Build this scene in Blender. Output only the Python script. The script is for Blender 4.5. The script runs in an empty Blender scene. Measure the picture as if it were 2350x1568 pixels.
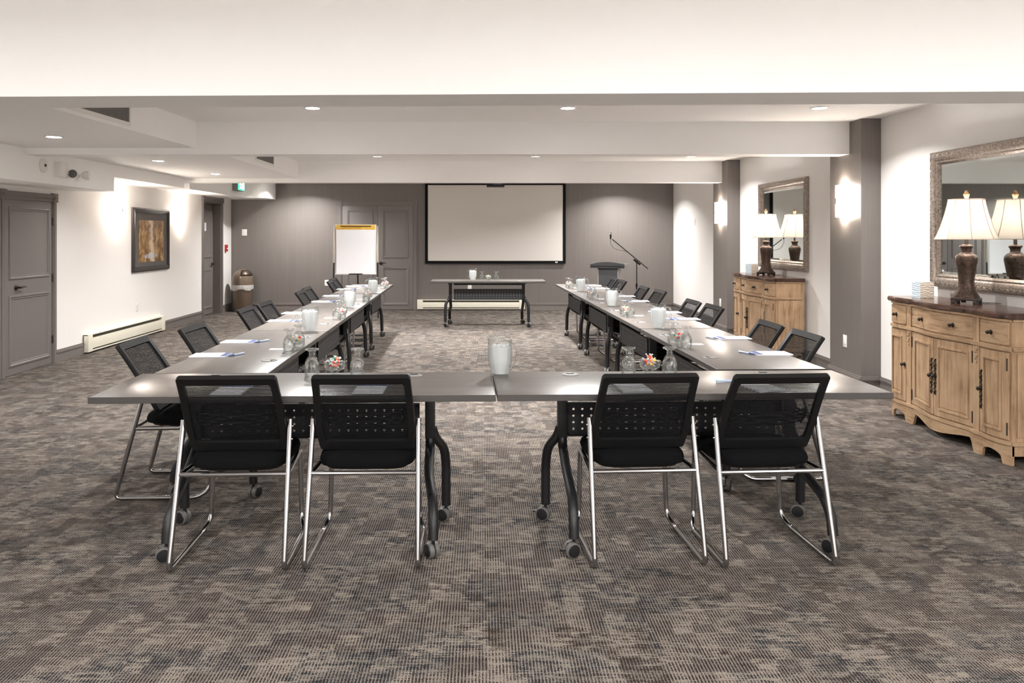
import bpy, bmesh, math, random
from mathutils import Vector, Matrix
random.seed(7)
PI = math.pi
R = math.radians
C = bpy.context.scene.collection
SC = bpy.context.scene

# ------------------------------------------------------------------ materials
def lin(c):
    c /= 255.0
    return c / 12.92 if c <= 0.04045 else ((c + 0.055) / 1.055) ** 2.4
def rgb(r, g, b): return (lin(r), lin(g), lin(b), 1.0)

class NT:
    def __init__(s, name):
        s.m = bpy.data.materials.new(name); s.m.use_nodes = True
        s.t = s.m.node_tree; s.t.nodes.clear()
        s.out = s.t.nodes.new('ShaderNodeOutputMaterial')
    def n(s, typ, **kw):
        nd = s.t.nodes.new('ShaderNode' + typ)
        for k, v in kw.items(): setattr(nd, k, v)
        return nd
    def put(s, sock, v):
        if v is None: return
        if hasattr(v, 'is_output'): s.t.links.new(v, sock)
        else: sock.default_value = v
    def math(s, op, a, b=0.0, c=None, clamp=False):
        nd = s.n('Math', operation=op, use_clamp=clamp)
        s.put(nd.inputs[0], a); s.put(nd.inputs[1], b)
        if c is not None: s.put(nd.inputs[2], c)
        return nd.outputs[0]
    def coord(s, kind='Object'): return s.n('TexCoord').outputs[kind]
    def mapped(s, vec, scale=(1, 1, 1), loc=(0, 0, 0)):
        nd = s.n('Mapping'); s.put(nd.inputs['Vector'], vec)
        nd.inputs['Scale'].default_value = scale; nd.inputs['Location'].default_value = loc
        return nd.outputs[0]
    def noise(s, vec, scale=5.0, detail=3.0, rough=0.55, dist=0.0):
        nd = s.n('TexNoise'); s.put(nd.inputs['Vector'], vec)
        nd.inputs['Scale'].default_value = scale; nd.inputs['Detail'].default_value = detail
        nd.inputs['Roughness'].default_value = rough; nd.inputs['Distortion'].default_value = dist
        return nd.outputs[0]
    def ramp(s, fac, stops, interp='LINEAR'):
        nd = s.n('ValToRGB'); s.put(nd.inputs[0], fac); r = nd.color_ramp; r.interpolation = interp
        while len(r.elements) < len(stops): r.elements.new(0.5)
        for e, (p, c) in zip(r.elements, stops): e.position = p; e.color = c
        return nd.outputs[0]
    def mix(s, fac, a, b, mode='MIX'):
        nd = s.n('Mix', data_type='RGBA', blend_type=mode)
        s.put(nd.inputs[0], fac); s.put(nd.inputs[6], a); s.put(nd.inputs[7], b)
        return nd.outputs[2]
    def bump(s, h, strength=0.3, dist=0.01):
        nd = s.n('Bump'); s.put(nd.inputs['Height'], h)
        nd.inputs['Strength'].default_value = strength; nd.inputs['Distance'].default_value = dist
        return nd.outputs[0]
    def principled(s, color, rough=0.5, metal=0.0, spec=0.5, normal=None, **kw):
        nd = s.n('BsdfPrincipled')
        s.put(nd.inputs['Base Color'], color); s.put(nd.inputs['Roughness'], rough)
        s.put(nd.inputs['Metallic'], metal); s.put(nd.inputs['Specular IOR Level'], spec)
        if normal is not None: s.put(nd.inputs['Normal'], normal)
        for k, v in kw.items(): s.put(nd.inputs[k.replace('_', ' ')], v)
        return nd.outputs[0]
    def done(s, sh):
        s.t.links.new(sh, s.out.inputs['Surface']); return s.m

def plain(name, col, rough=0.5, metal=0.0, spec=0.5, var=0.04, **kw):
    t = NT(name)
    nz = t.noise(t.coord(), 9.0, 3.0)
    f = t.math('MULTIPLY_ADD', nz, var * 2, 1.0 - var)
    c = t.mix(1.0, col, f, 'MULTIPLY')
    return t.done(t.principled(c, rough, metal, spec, **kw))

M = {}
def wallpaper(name, col, amp, fx=160.0, sheen_rough=0.6, spec=0.3):
    t = NT(name)
    g = t.n('NewGeometry')
    sx = t.n('SeparateXYZ'); t.put(sx.inputs[0], g.outputs['Position'])
    along = t.math('ADD', sx.outputs[0], sx.outputs[1])
    cx = t.n('CombineXYZ'); t.put(cx.inputs[0], along); t.put(cx.inputs[2], sx.outputs[2])
    v = cx.outputs[0]
    a = t.noise(t.mapped(v, (fx, 1, 1.5)), 1.0, 2.0)
    b = t.noise(t.mapped(v, (28, 1, 0.6)), 1.0, 2.0)
    k = t.math('ADD', t.math('MULTIPLY', a, 0.6), t.math('MULTIPLY', b, 0.4))
    f = t.math('MULTIPLY_ADD', k, amp * 2, 1.0 - amp)
    c = t.mix(1.0, col, f, 'MULTIPLY')
    return t.done(t.principled(c, sheen_rough, 0.0, spec, normal=t.bump(a, 0.12, 0.002)))
M['wall'] = wallpaper('pale_wallpaper', rgb(235, 232, 229), 0.03, spec=0.2)
M['greywall'] = wallpaper('grey_wallpaper', rgb(108, 102, 98), 0.24, sheen_rough=0.42, spec=0.5)
M['ceil'] = plain('ceiling_paint', rgb(248, 247, 246), 0.8, spec=0.15, var=0.01)
M['trim'] = plain('grey_trim_paint', rgb(114, 107, 104), 0.45, var=0.03)
M['door'] = plain('grey_door_paint', rgb(118, 112, 110), 0.42, var=0.03)
M['black'] = plain('black_powder_coat', rgb(20, 20, 22), 0.42, spec=0.4)
M['plastic'] = plain('black_plastic', rgb(15, 15, 16), 0.45, spec=0.35)
M['panel'] = plain('charcoal_sheet_metal', rgb(34, 34, 37), 0.5, spec=0.35)
M['mesh'] = plain('black_mesh_fabric', rgb(20, 20, 22), 0.85, spec=0.1)
M['seat'] = plain('black_seat_fabric', rgb(12, 12, 13), 0.95, spec=0.08, var=0.15)
M['chrome'] = plain('polished_chrome', rgb(178, 178, 180), 0.10, 1.0, var=0.01)
M['grey'] = plain('grey_rubber', rgb(86, 84, 82), 0.5)
M['white'] = plain('white_plastic', rgb(232, 230, 226), 0.4)
M['paper'] = plain('white_paper', rgb(240, 241, 246), 0.7, spec=0.2, var=0.01)
M['screen'] = plain('matte_white_screen', rgb(214, 209, 204), 0.85, spec=0.1, var=0.01)
M['velvet'] = plain('black_velvet', rgb(10, 10, 11), 0.8, spec=0.2)
M['blue'] = plain('blue_print', rgb(58, 78, 140), 0.5)
M['pale_blue'] = plain('pale_blue_plastic', rgb(176, 196, 224), 0.3)
M['cream'] = plain('cream_enamel', rgb(226, 221, 204), 0.4, var=0.02)
M['heat_slot'] = plain('heater_shadow_metal', rgb(120, 117, 106), 0.5)
M['bronze'] = plain('dark_bronze', rgb(70, 60, 52), 0.4, 0.7, var=0.2)
M['iron'] = plain('dark_antique_iron', rgb(52, 46, 40), 0.45, 0.6, var=0.2)
M['darkwood'] = plain('black_lacquer_wood', rgb(46, 32, 27), 0.35)
M['red'] = plain('red_enamel', rgb(168, 40, 36), 0.4)
M['yellow'] = plain('yellow_card', rgb(222, 178, 72), 0.6)
M['brownprint'] = plain('brown_print', rgb(140, 92, 40), 0.6)
M['alu'] = plain('brushed_aluminium', rgb(190, 186, 180), 0.28, 1.0)
M['trash'] = plain('bronze_plastic', rgb(116, 101, 88), 0.33, 0.25, var=0.05)
M['charcoal'] = plain('charcoal_laminate', rgb(52, 52, 54), 0.5)
M['lightgrey'] = plain('light_grey_edge', rgb(134, 132, 130), 0.5)
M['mat'] = plain('dark_grey_mount', rgb(92, 88, 86), 0.8)
M['frameblack'] = plain('black_picture_frame', rgb(40, 35, 33), 0.35)
M['redsweet'] = plain('red_sweet', rgb(216, 66, 60), 0.3)
M['orangesweet'] = plain('orange_sweet', rgb(240, 132, 70), 0.3)
M['greensweet'] = plain('green_sweet', rgb(40, 150, 120), 0.3)
M['yellowsweet'] = plain('yellow_sweet', rgb(240, 200, 80), 0.3)

def make_carpet():
    t = NT('ribbed_carpet_tile')
    g = t.n('NewGeometry'); s = t.n('SeparateXYZ'); t.put(s.inputs[0], g.outputs['Position'])
    x, y = s.outputs[0], s.outputs[1]
    mul = lambda a, b: t.math('MULTIPLY', a, b)
    flo = lambda a, k, o=0.0: t.math('FLOOR', t.math('MULTIPLY_ADD', a, k, o))
    def vec(a, b, c=0.0):
        n = t.n('CombineXYZ'); t.put(n.inputs[0], a); t.put(n.inputs[1], b); t.put(n.inputs[2], c); return n.outputs[0]
    def cell(kx, ky, ox, oy):                       # random value per rectangle of yarn
        n = t.n('TexWhiteNoise', noise_dimensions='3D')
        jx = t.math('MULTIPLY_ADD', t.noise(vec(mul(x, 9.0), mul(flo(y, ky, oy), 3.7)), 1.0, 1.0), 0.9, 0.0)
        jy = t.math('MULTIPLY_ADD', t.noise(vec(mul(flo(x, kx, ox), 5.1), mul(y, 9.0), 4.0), 1.0, 1.0), 0.9, 0.0)
        t.put(n.inputs['Vector'], vec(t.math('FLOOR', t.math('ADD', t.math('MULTIPLY_ADD', x, kx, ox), jx)), t.math('FLOOR', t.math('ADD', t.math('MULTIPLY_ADD', y, ky, oy), jy)), 2.0))
        return n.outputs['Value']
    tile = t.n('TexWhiteNoise', noise_dimensions='2D'); t.put(tile.inputs['Vector'], vec(flo(x, 1 / .61), flo(y, 1 / .61, -.03)))
    tv = tile.outputs['Value']
    P = 0.0116
    rib_i = flo(x, 1 / P); saw = t.math('FRACT', mul(x, 1 / P))
    grain = t.noise(vec(mul(x, 330.0), mul(y, 230.0)), 1.0, 1.0, 0.5)            # single tufts
    gd = t.math('SUBTRACT', grain, 0.5)
    pos = vec(x, y, mul(tv, 30.0))
    patch = t.noise(t.mapped(pos, (20.0, 36.0, 1)), 1.0, 5.0, 0.68)
    streak = t.noise(t.mapped(pos, (7.0, 95.0, 1)), 1.0, 2.0, 0.6)
    c1, c2 = cell(5.6, 7.0, .1, .3), cell(13.0, 12.0, .4, .2)
    def step(v, edge, soft):
        return t.math('MULTIPLY_ADD', t.math('SUBTRACT', v, edge), 1.0 / soft, 0.5, clamp=True)
    m = t.math('ADD', t.math('MULTIPLY_ADD', patch, 0.9, mul(streak, 0.75)), t.math('MULTIPLY_ADD', gd, 1.0, mul(t.math('SUBTRACT', c2, .5), .16)))
    tan = step(m, 0.925, 0.14)                                               # pale yarn covering everything
    bare = step(t.math('MULTIPLY_ADD', gd, -0.55, t.math('MULTIPLY_ADD', patch, -1.0, t.math('MULTIPLY_ADD', c1, .22, mul(streak, -.35)))), -0.42, 0.18)   # dark yarn covering everything
    tri = t.math('ABSOLUTE', t.math('MULTIPLY_ADD', saw, 2.0, -1.0))             # 0 on the crown of the pale rib
    wid = t.math('MULTIPLY_ADD', bare, -0.34, t.math('MULTIPLY_ADD', gd, 0.5, 0.46))
    rib = step(wid, tri, 0.22)
    pale_f = t.math('MAXIMUM', mul(rib, t.math('MULTIPLY_ADD', bare, -0.35, 1.0)), tan)
    dark = t.ramp(t.math('MULTIPLY_ADD', c1, 0.75, mul(tv, 0.25)), [(0.0, rgb(40, 32, 32)), (0.46, rgb(42, 34, 34)), (0.54, rgb(36, 36, 39)), (0.74, rgb(34, 35, 38)), (0.82, rgb(46, 39, 36))], 'LINEAR')
    pale = t.ramp(t.math('MULTIPLY_ADD', grain, 0.7, mul(c2, 0.3)), [(0.25, rgb(85, 78, 73)), (0.5, rgb(114, 107, 100)), (0.75, rgb(130, 121, 112))])
    col = t.mix(pale_f, dark, pale)
    ht = t.math('ADD', t.math('SUBTRACT', 1.0, tri), mul(grain, 0.6))
    return t.done(t.principled(col, 0.95, 0.0, 0.08, normal=t.bump(ht, 0.5, 0.003)))
M['carpet'] = make_carpet()

def make_laminate():
    t = NT('grey_wood_laminate')
    o = t.coord()
    a = t.noise(t.mapped(o, (2.0, 38.0, 1)), 1.0, 5.0, 0.6, 0.3)
    b = t.noise(t.mapped(o, (0.8, 7.0, 1)), 1.0, 2.0)
    k = t.math('ADD', t.math('MULTIPLY', a, 0.55), t.math('MULTIPLY', b, 0.45))
    c = t.ramp(k, [(0.3, rgb(84, 79, 75)), (0.52, rgb(97, 91, 87)), (0.7, rgb(109, 103, 98))])
    return t.done(t.principled(c, 0.29, 0.0, 1.0))
M['laminate'] = make_laminate()
M['edge'] = plain('grey_edge_band', rgb(58, 55, 53), 0.45)

def make_pine(name, scale):
    t = NT(name)
    o = t.coord()
    a = t.noise(t.mapped(o, scale), 1.0, 5.0, 0.65, 0.6)
    b = t.noise(o, 4.0, 3.0, 0.6)
    k = t.math('ADD', t.math('MULTIPLY', a, 0.6), t.math('MULTIPLY', b, 0.4))
    c = t.ramp(k, [(0.30, rgb(104, 80, 60)), (0.44, rgb(158, 129, 100)), (0.58, rgb(182, 153, 123)), (0.74, rgb(132, 105, 80))])
    return t.done(t.principled(c, 0.5, 0.0, 0.35, normal=t.bump(a, 0.15, 0.004)))
M['pine'] = make_pine('washed_pine_upright', (38, 38, 2.5))
M['pineh'] = make_pine('washed_pine_lengthwise', (3.0, 30, 40))
def make_top():
    t = NT('polished_walnut')
    a = t.noise(t.mapped(t.coord(), (3, 40, 3)), 1.0, 4.0)
    c = t.ramp(a, [(0.3, rgb(46, 29, 21)), (0.7, rgb(80, 52, 38))])
    return t.done(t.principled(c, 0.16, 0.0, 0.6))
M['walnut'] = make_top()

def make_gilt(name, c0, c1, bs):
    t = NT(name)
    a = t.noise(t.coord(), 70.0, 3.0, 0.6, 1.0)
    c = t.ramp(a, [(0.35, c0), (0.62, c1)])
    return t.done(t.principled(c, 0.36, 0.55, 0.5, normal=t.bump(a, bs, 0.006)))
M['gilt'] = make_gilt('carved_pewter_gilt', rgb(106, 96, 88), rgb(166, 153, 142), 0.3)
M['vase'] = make_gilt('tooled_bronze', rgb(50, 40, 35), rgb(92, 73, 61), 0.5)

def make_mirror():
    t = NT('silvered_mirror')
    nz = t.noise(t.coord(), 1.0, 1.0)
    c = t.mix(nz, rgb(214, 222, 222), rgb(218, 224, 223))
    return t.done(t.principled(c, 0.012, 1.0))
M['mirror'] = make_mirror()

def make_glass(name, tint, w):
    t = NT(name)
    g = t.n('BsdfGlass'); g.inputs['Roughness'].default_value = 0.0; g.inputs['IOR'].default_value = 1.45
    nz = t.noise(t.coord(), 40.0, 2.0)
    t.put(g.inputs['Color'], t.mix(nz, tint, (1, 1, 1, 1)))
    tr = t.n('BsdfTransparent'); tr.inputs['Color'].default_value = (0.97, 0.98, 0.98, 1)
    mx = t.n('MixShader'); mx.inputs[0].default_value = w
    t.put(mx.inputs[1], g.outputs[0]); t.put(mx.inputs[2], tr.outputs[0])
    return t.done(mx.outputs[0])
M['glass'] = make_glass('clear_glass', rgb(252, 254, 254), 0.62)
def make_thin(k, k0, name):
    t = NT(name)
    fr = t.n('Fresnel'); fr.inputs['IOR'].default_value = 1.5
    nz = t.noise(t.coord(), 25.0, 2.0)
    g = t.n('BsdfGlossy'); g.inputs['Roughness'].default_value = 0.03; t.put(g.inputs['Color'], t.mix(nz, rgb(236, 240, 240), rgb(255, 255, 255)))
    tr = t.n('BsdfTransparent'); tr.inputs['Color'].default_value = (0.96, 0.97, 0.97, 1)
    mx = t.n('MixShader'); t.put(mx.inputs[0], t.math('MULTIPLY_ADD', fr.outputs[0], k, k0)); t.put(mx.inputs[1], tr.outputs[0]); t.put(mx.inputs[2], g.outputs[0])
    return t.done(mx.outputs[0])
M['thinglass'] = make_thin(0.25, 0.03, 'thin_clear_glass')
M['goblet'] = make_thin(0.5, 0.05, 'clear_goblet_glass')
def make_water():
    t = NT('iced_water')
    d = t.n('BsdfTranslucent'); d.inputs['Color'].default_value = rgb(240, 240, 240)
    nz = t.noise(t.mapped(t.coord(), (30, 30, 9)), 1.0, 3.0, 0.6)
    p = t.principled(t.mix(nz, rgb(228, 229, 230), rgb(253, 253, 253)), 0.5, 0.0, 0.15)
    tr = t.n('BsdfTransparent'); tr.inputs['Color'].default_value = (0.95, 0.96, 0.97, 1)
    m1 = t.n('MixShader'); m1.inputs[0].default_value = 0.45; t.put(m1.inputs[1], p); t.put(m1.inputs[2], d.outputs[0])
    m2 = t.n('MixShader'); t.put(m2.inputs[0], t.math('MULTIPLY_ADD', nz, 0.25, 0.02)); t.put(m2.inputs[1], m1.outputs[0]); t.put(m2.inputs[2], tr.outputs[0])
    return t.done(m2.outputs[0])
M['water'] = make_water()
def make_cello():
    t = NT('clear_wrapper')
    nz = t.noise(t.coord(), 200.0, 2.0)
    p = t.principled(t.mix(nz, rgb(250, 250, 250), rgb(226, 226, 228)), 0.25, 0.0, 0.6)
    tr = t.n('BsdfTransparent')
    m = t.n('MixShader'); m.inputs[0].default_value = 0.3; t.put(m.inputs[1], p); t.put(m.inputs[2], tr.outputs[0])
    return t.done(m.outputs[0])
M['wrap'] = make_cello()
def make_bag():
    t = NT('thin_bin_liner')
    nz = t.noise(t.mapped(t.coord(), (30, 30, 12)), 1.0, 4.0, 0.6, 1.0)
    return t.done(t.principled(t.mix(nz, rgb(150, 146, 142), rgb(206, 204, 202)), 0.22, 0.0, 0.6, normal=t.bump(nz, 0.7, 0.02)))
M['bag'] = make_bag()
def emit(name, col, st, var=0.02):
    t = NT(name)
    nz = t.noise(t.coord(), 20.0, 2.0)
    e = t.n('Emission'); t.put(e.inputs[0], col)
    t.put(e.inputs[1], t.math('MULTIPLY_ADD', nz, st * var, st * (1 - var / 2)))
    return t.done(e.outputs[0])
M['lens'] = emit('lit_downlight_lens', rgb(255, 250, 244), 30.0)
M['sconce'] = emit('lit_opal_glass', rgb(255, 240, 225), 40.0)
M['exitlit'] = emit('lit_green_exit_face', rgb(60, 190, 130), 1.6)
M['exitwhite'] = emit('lit_white_exit_sign', rgb(240, 255, 248), 2.2)
def make_shade():
    t = NT('lit_fabric_shade')
    nz = t.noise(t.coord(), 300.0, 2.0)
    c = t.mix(nz, rgb(244, 236, 228), rgb(250, 244, 238))
    d = t.n('BsdfDiffuse'); t.put(d.inputs[0], c)
    tl = t.n('BsdfTranslucent'); t.put(tl.inputs[0], c)
    m = t.n('MixShader'); m.inputs[0].default_value = 0.6
    t.put(m.inputs[1], d.outputs[0]); t.put(m.inputs[2], tl.outputs[0])
    return t.done(m.outputs[0])
M['shade'] = make_shade()
M['shadetrim'] = plain('shade_piping', rgb(226, 214, 204), 0.8)
M['finial'] = plain('amber_resin', rgb(206, 156, 112), 0.3)
def make_tissue(name, base, line, sc):
    t = NT(name)
    w = t.n('TexWave', wave_type='BANDS', bands_direction='Z'); w.inputs['Scale'].default_value = sc
    w.inputs['Distortion'].default_value = 5.0; w.inputs['Detail'].default_value = 1.0; w.inputs['Detail Scale'].default_value = 1.6
    t.put(w.inputs['Vector'], t.mapped(t.coord(), (17, 17, 17)))
    c = t.ramp(w.outputs[1], [(0.64, base), (0.74, line)])
    return t.done(t.principled(c, 0.6))
M['tissue_taupe'] = make_tissue('taupe_wave_card', rgb(172, 158, 144), rgb(230, 224, 212), 1.1)
M['tissue_blue'] = make_tissue('blue_wave_card', rgb(214, 222, 226), rgb(136, 158, 172), 1.1)
def make_art():
    t = NT('autumn_waterfall_print')
    o = t.coord(); s = t.n('SeparateXYZ'); t.put(s.inputs[0], o)
    x, z = s.outputs[0], s.outputs[2]
    a = t.noise(t.mapped(o, (9, 1, 5)), 1.0, 6.0, 0.65, 0.8)
    base = t.ramp(a, [(0.3, rgb(70, 50, 30)), (0.47, rgb(128, 94, 56)), (0.6, rgb(180, 142, 92)), (0.75, rgb(220, 196, 150))])
    wob = t.math('MULTIPLY', t.math('SUBTRACT', t.noise(t.mapped(o, (3, 1, 7)), 1.0, 5.0, 0.7), 0.5), 0.34)
    d = t.math('ABSOLUTE', t.math('ADD', t.math('SUBTRACT', x, t.math('MULTIPLY', z, -0.12)), wob))
    fall = t.math('MULTIPLY', t.math('SUBTRACT', 0.085, d), 14.0, clamp=True)
    c = t.mix(t.math('MULTIPLY', fall, 0.7), base, rgb(236, 214, 190))
    q = t.math('ADD', t.math('POWER', t.math('MULTIPLY', t.math('ADD', x, 0.05), 4.0), 2.0), t.math('POWER', t.math('MULTIPLY', t.math('ADD', z, 0.24), 17.0), 2.0))
    pool = t.math('MULTIPLY', t.math('SUBTRACT', t.math('MULTIPLY_ADD', a, 3.2, -0.75), q), 1.6, clamp=True)
    c = t.mix(t.math('MULTIPLY', pool, 0.8), c, rgb(206, 208, 212))
    return t.done(t.principled(c, 0.25, 0.0, 0.5))
M['art'] = make_art()

# ------------------------------------------------------------------ mesh building
class MB:
    def __init__(s): s.v = []; s.f = []; s.m = []; s.s = []
    def add(s, vs, fs, mat=0, smooth=False, mtx=None):
        b = len(s.v)
        s.v += [tuple(mtx @ Vector(p)) for p in vs] if mtx else [tuple(p) for p in vs]
        for f in fs:
            s.f.append([b + i for i in f]); s.m.append(mat); s.s.append(smooth)
        return s
    def box(s, c, d, bev=0.0, mat=0, mtx=None, seg=2):
        bm = bmesh.new(); bmesh.ops.create_cube(bm, size=1.0)
        for v in bm.verts: v.co = Vector((c[i] + v.co[i] * d[i] for i in range(3)))
        if bev > 0: bmesh.ops.bevel(bm, geom=bm.edges[:], offset=min(bev, 0.49 * min(d)), segments=seg, affect='EDGES', profile=0.6)
        bm.verts.index_update()
        s.add([v.co.copy() for v in bm.verts], [[v.index for v in f.verts] for f in bm.faces], mat, bev > 0, mtx); bm.free()
        return s
    def span(s, a, b, bev=0.0, mat=0, mtx=None):
        return s.box([(a[i] + b[i]) / 2 for i in range(3)], [abs(b[i] - a[i]) for i in range(3)], bev, mat, mtx)
    def rings(s, rings, mat=0, smooth=True, caps=True, closed=False, mtx=None):
        n = len(rings[0]); vs = [p for r in rings for p in r]; fs = []
        k = len(rings)
        for i in range(k if closed else k - 1):
            a, b = i * n, ((i + 1) % k) * n
            for j in range(n): fs.append([a + j, a + (j + 1) % n, b + (j + 1) % n, b + j])
        if caps and not closed:
            fs.append(list(range(n))[::-1]); fs.append([(k - 1) * n + j for j in range(n)])
        return s.add(vs, fs, mat, smooth, mtx)
    def lathe(s, prof, n=24, c=(0, 0, 0), mat=0, smooth=True, closed=False, mtx=None, ph=0.0, caps=True):
        rr = [[(c[0] + r * math.cos(ph + 2 * PI * j / n), c[1] + r * math.sin(ph + 2 * PI * j / n), c[2] + z) for j in range(n)] for r, z in prof]
        return s.rings(rr, mat, smooth, caps, closed, mtx)
    def tube(s, pts, r, n=10, fil=0.0, mat=0, mtx=None, smooth=True):
        P = [Vector(p) for p in pts]
        if fil > 0:
            Q = [P[0]]
            for i in range(1, len(P) - 1):
                a, b, c = P[i - 1], P[i], P[i + 1]
                d = min(fil, (a - b).length * 0.48, (c - b).length * 0.48)
                p0 = b + (a - b).normalized() * d; p2 = b + (c - b).normalized() * d
                for k in range(7):
                    t = k / 6; Q.append(p0 * (1 - t) ** 2 + b * 2 * t * (1 - t) + p2 * t * t)
            Q.append(P[-1]); P = Q
        rr = []; up = None
        for i, p in enumerate(P):
            d = (P[min(i + 1, len(P) - 1)] - P[max(i - 1, 0)]).normalized()
            if up is None:
                up = Vector((0, 0, 1)) if abs(d.z) < 0.9 else Vector((0, 1, 0))
            x = d.cross(up); x.normalize(); up = x.cross(d).normalized()
            ri = r[min(i, len(r) - 1)] if isinstance(r, list) else r
            rr.append([p + x * (ri * math.cos(2 * PI * j / n)) + up * (ri * math.sin(2 * PI * j / n)) for j in range(n)])
        return s.rings(rr, mat, smooth, True, False, mtx)
    def prism(s, poly, z0, z1, mat=0, mtx=None, smooth=False):
        n = len(poly)
        return s.add([(x, y, z0) for x, y in poly] + [(x, y, z1) for x, y in poly],
                     [list(range(n))[::-1], [n + i for i in range(n)]] + [[i, (i + 1) % n, n + (i + 1) % n, n + i] for i in range(n)], mat, smooth, mtx)
    def ball(s, c, r, n=10, m=6, mat=0, mtx=None):
        if not isinstance(r, (tuple, list)): r = (r, r, r)
        rr = []
        for i in range(m + 1):
            a = -PI / 2 + PI * i / m; q = max(math.cos(a), 0.02)
            rr.append([(c[0] + r[0] * q * math.cos(2 * PI * j / n), c[1] + r[1] * q * math.sin(2 * PI * j / n), c[2] + r[2] * math.sin(a)) for j in range(n)])
        return s.rings(rr, mat, True, True, False, mtx)
    def sweepframe(s, x0, x1, z0, z1, prof, mat=0, y=0.0, mtx=None):
        """mitred moulding round a rectangle in the x-z plane; prof = [(inset from the outer edge, depth towards -y)]"""
        rr = []
        for (cx, cz, sx, sz) in ((x0, z0, 1, 1), (x1, z0, -1, 1), (x1, z1, -1, -1), (x0, z1, 1, -1)):
            rr.append([(cx + sx * i, y - h, cz + sz * i) for i, h in prof])
        return s.rings(rr, mat, False, False, True, mtx)

def obj(name, mb, mats, parent=None, label=None, loc=(0, 0, 0), rz=0.0, ang=35):
    me = bpy.data.meshes.new(name)
    me.from_pydata(mb.v, [], mb.f)
    if not isinstance(mats, (list, tuple)): mats = [mats]
    for m in mats: me.materials.append(M[m] if isinstance(m, str) else m)
    me.polygons.foreach_set('material_index', mb.m)
    me.polygons.foreach_set('use_smooth', mb.s)
    bm = bmesh.new(); bm.from_mesh(me); bmesh.ops.recalc_face_normals(bm, faces=bm.faces[:]); bm.to_mesh(me); bm.free()
    if any(mb.s): me.set_sharp_from_angle(angle=R(ang))
    me.update()
    o = bpy.data.objects.new(name, me); C.objects.link(o)
    o.location = loc; o.rotation_euler = (0, 0, rz)
    if parent: o.parent = parent
    if label: o['label'] = label
    return o
def thing(name, label, cat, loc=(0, 0, 0), rz=0.0, group=None):
    o = bpy.data.objects.new(name, None); C.objects.link(o); o.empty_display_size = 0.1
    o.location = loc; o.rotation_euler = (0, 0, rz); o['label'] = label; o['category'] = cat
    if group: o['group'] = group
    return o
def tag(o, label, cat, group=None):
    o['label'] = label; o['category'] = cat
    if group: o['group'] = group
    return o
def struct(name, mb, mats, label, cat, loc=(0, 0, 0), rz=0.0):
    o = obj(name, mb, mats, None, label, loc, rz); o['kind'] = 'structure'; o['category'] = cat
    return o
def kids(o): return KID.get(o.name, [])
KID = {}
def dup(root, loc, rz, label, group=None):
    r = root.copy(); C.objects.link(r); r.location = loc; r.rotation_euler = (0, 0, rz)
    r['label'] = label
    if group: r['group'] = group
    for ch in list(root.children):
        c = ch.copy(); C.objects.link(c); c.parent = r
        for g in list(ch.children):
            d = g.copy(); C.objects.link(d); d.parent = c
    return r
ORD = ['nearest', 'second', 'third', 'fourth', 'fifth', 'sixth', 'seventh', 'farthest']

# ------------------------------------------------------------------ the room
XL, XR, YB, YF, ZC = -4.93, 3.735, 15.25, -2.6, 2.562
struct('floor', MB().span((XL - .4, YF - .2, -.1), (XR + .3, YB + .2, 0)), 'carpet', 'grey and brown ribbed carpet tiles covering the floor', 'floor')
struct('ceiling', MB().span((XL - .4, YF - .2, ZC), (XR + .3, YB + .2, ZC + .15)), 'ceil', 'white plaster ceiling above the recessed lights', 'ceiling')
struct('wall_back', MB().span((XL - .4, YB, 0), (XR + .3, YB + .15, ZC)), 'greywall', 'grey striped wallpaper wall behind the projection screen', 'wall')
struct('wall_right', MB().span((XR, YF, 0), (XR + .15, YB, ZC)), 'wall', 'pale wall with the mirrors and sideboards', 'wall')
struct('wall_front', MB().span((XL - .4, YF - .15, 0), (XR + .3, YF, ZC)), 'wall', 'pale wall behind the viewer', 'wall')
D2A, D2B, D2H, D2R = 13.72, 14.64, 2.07, 0.17
w = MB()
w.span((XL - .15, YF, 0), (XL, D2A, ZC)).span((XL - .15, D2B, 0), (XL, YB, ZC)).span((XL - .15, D2A, D2H), (XL, D2B, ZC))
w.span((XL - .4, D2A - .1, 0), (XL - D2R - .05, D2B + .1, ZC))
struct('wall_left', w, 'wall', 'pale wall with the framed picture', 'wall')
for k, (a, b, which) in enumerate(((7.3, 7.95, 'nearer'), (11.3, 11.98, 'farther'))):
    struct('wall_column', MB().span((3.548, a, 0), (XR, b, ZC)), 'greywall', f'{which} grey papered column carrying a lit sconce', 'column')
# ceiling beams
bm1 = MB()
ya, yb = lambda x: 3.553 - .0283 * x, lambda x: 3.875 - .029 * x
bm1.prism([(XL, ya(XL)), (XR, ya(XR)), (XR, yb(XR)), (XL, yb(XL))], 2.11, ZC)
struct('ceiling_beam', bm1, 'ceil', 'deep white ceiling beam nearest, crossing the whole top', 'beam')
struct('ceiling_beam', MB().span((XL, 7.53, 2.25), (3.548, 7.76, ZC)), 'ceil', 'white ceiling beam ending on the nearer grey column', 'beam')
struct('ceiling_beam', MB().span((XL, 11.54, 2.25), (3.548, 11.76, ZC)), 'ceil', 'white ceiling beam ending on the farther grey column', 'beam')
ZS = 2.31
sof = MB().prism([(XL, 3.9), (-2.92, 3.9), (-2.77, 7.53), (XL, 7.53)], ZS, ZC)
struct('ceiling_soffit', sof, 'ceil', 'lowered ceiling section with the larger vent grille, nearer', 'soffit')
struct('ceiling_soffit', MB().span((XL, 7.76, ZS), (-2.73, 11.54, ZC)), 'ceil', 'lowered ceiling section between the two far beams', 'soffit')
struct('ceiling_bulkhead', MB().span((XL, 3.95, 1.991), (-4.43, 9.35, ZS)), 'ceil', 'low boxed bulkhead above the near door', 'bulkhead')
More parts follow.
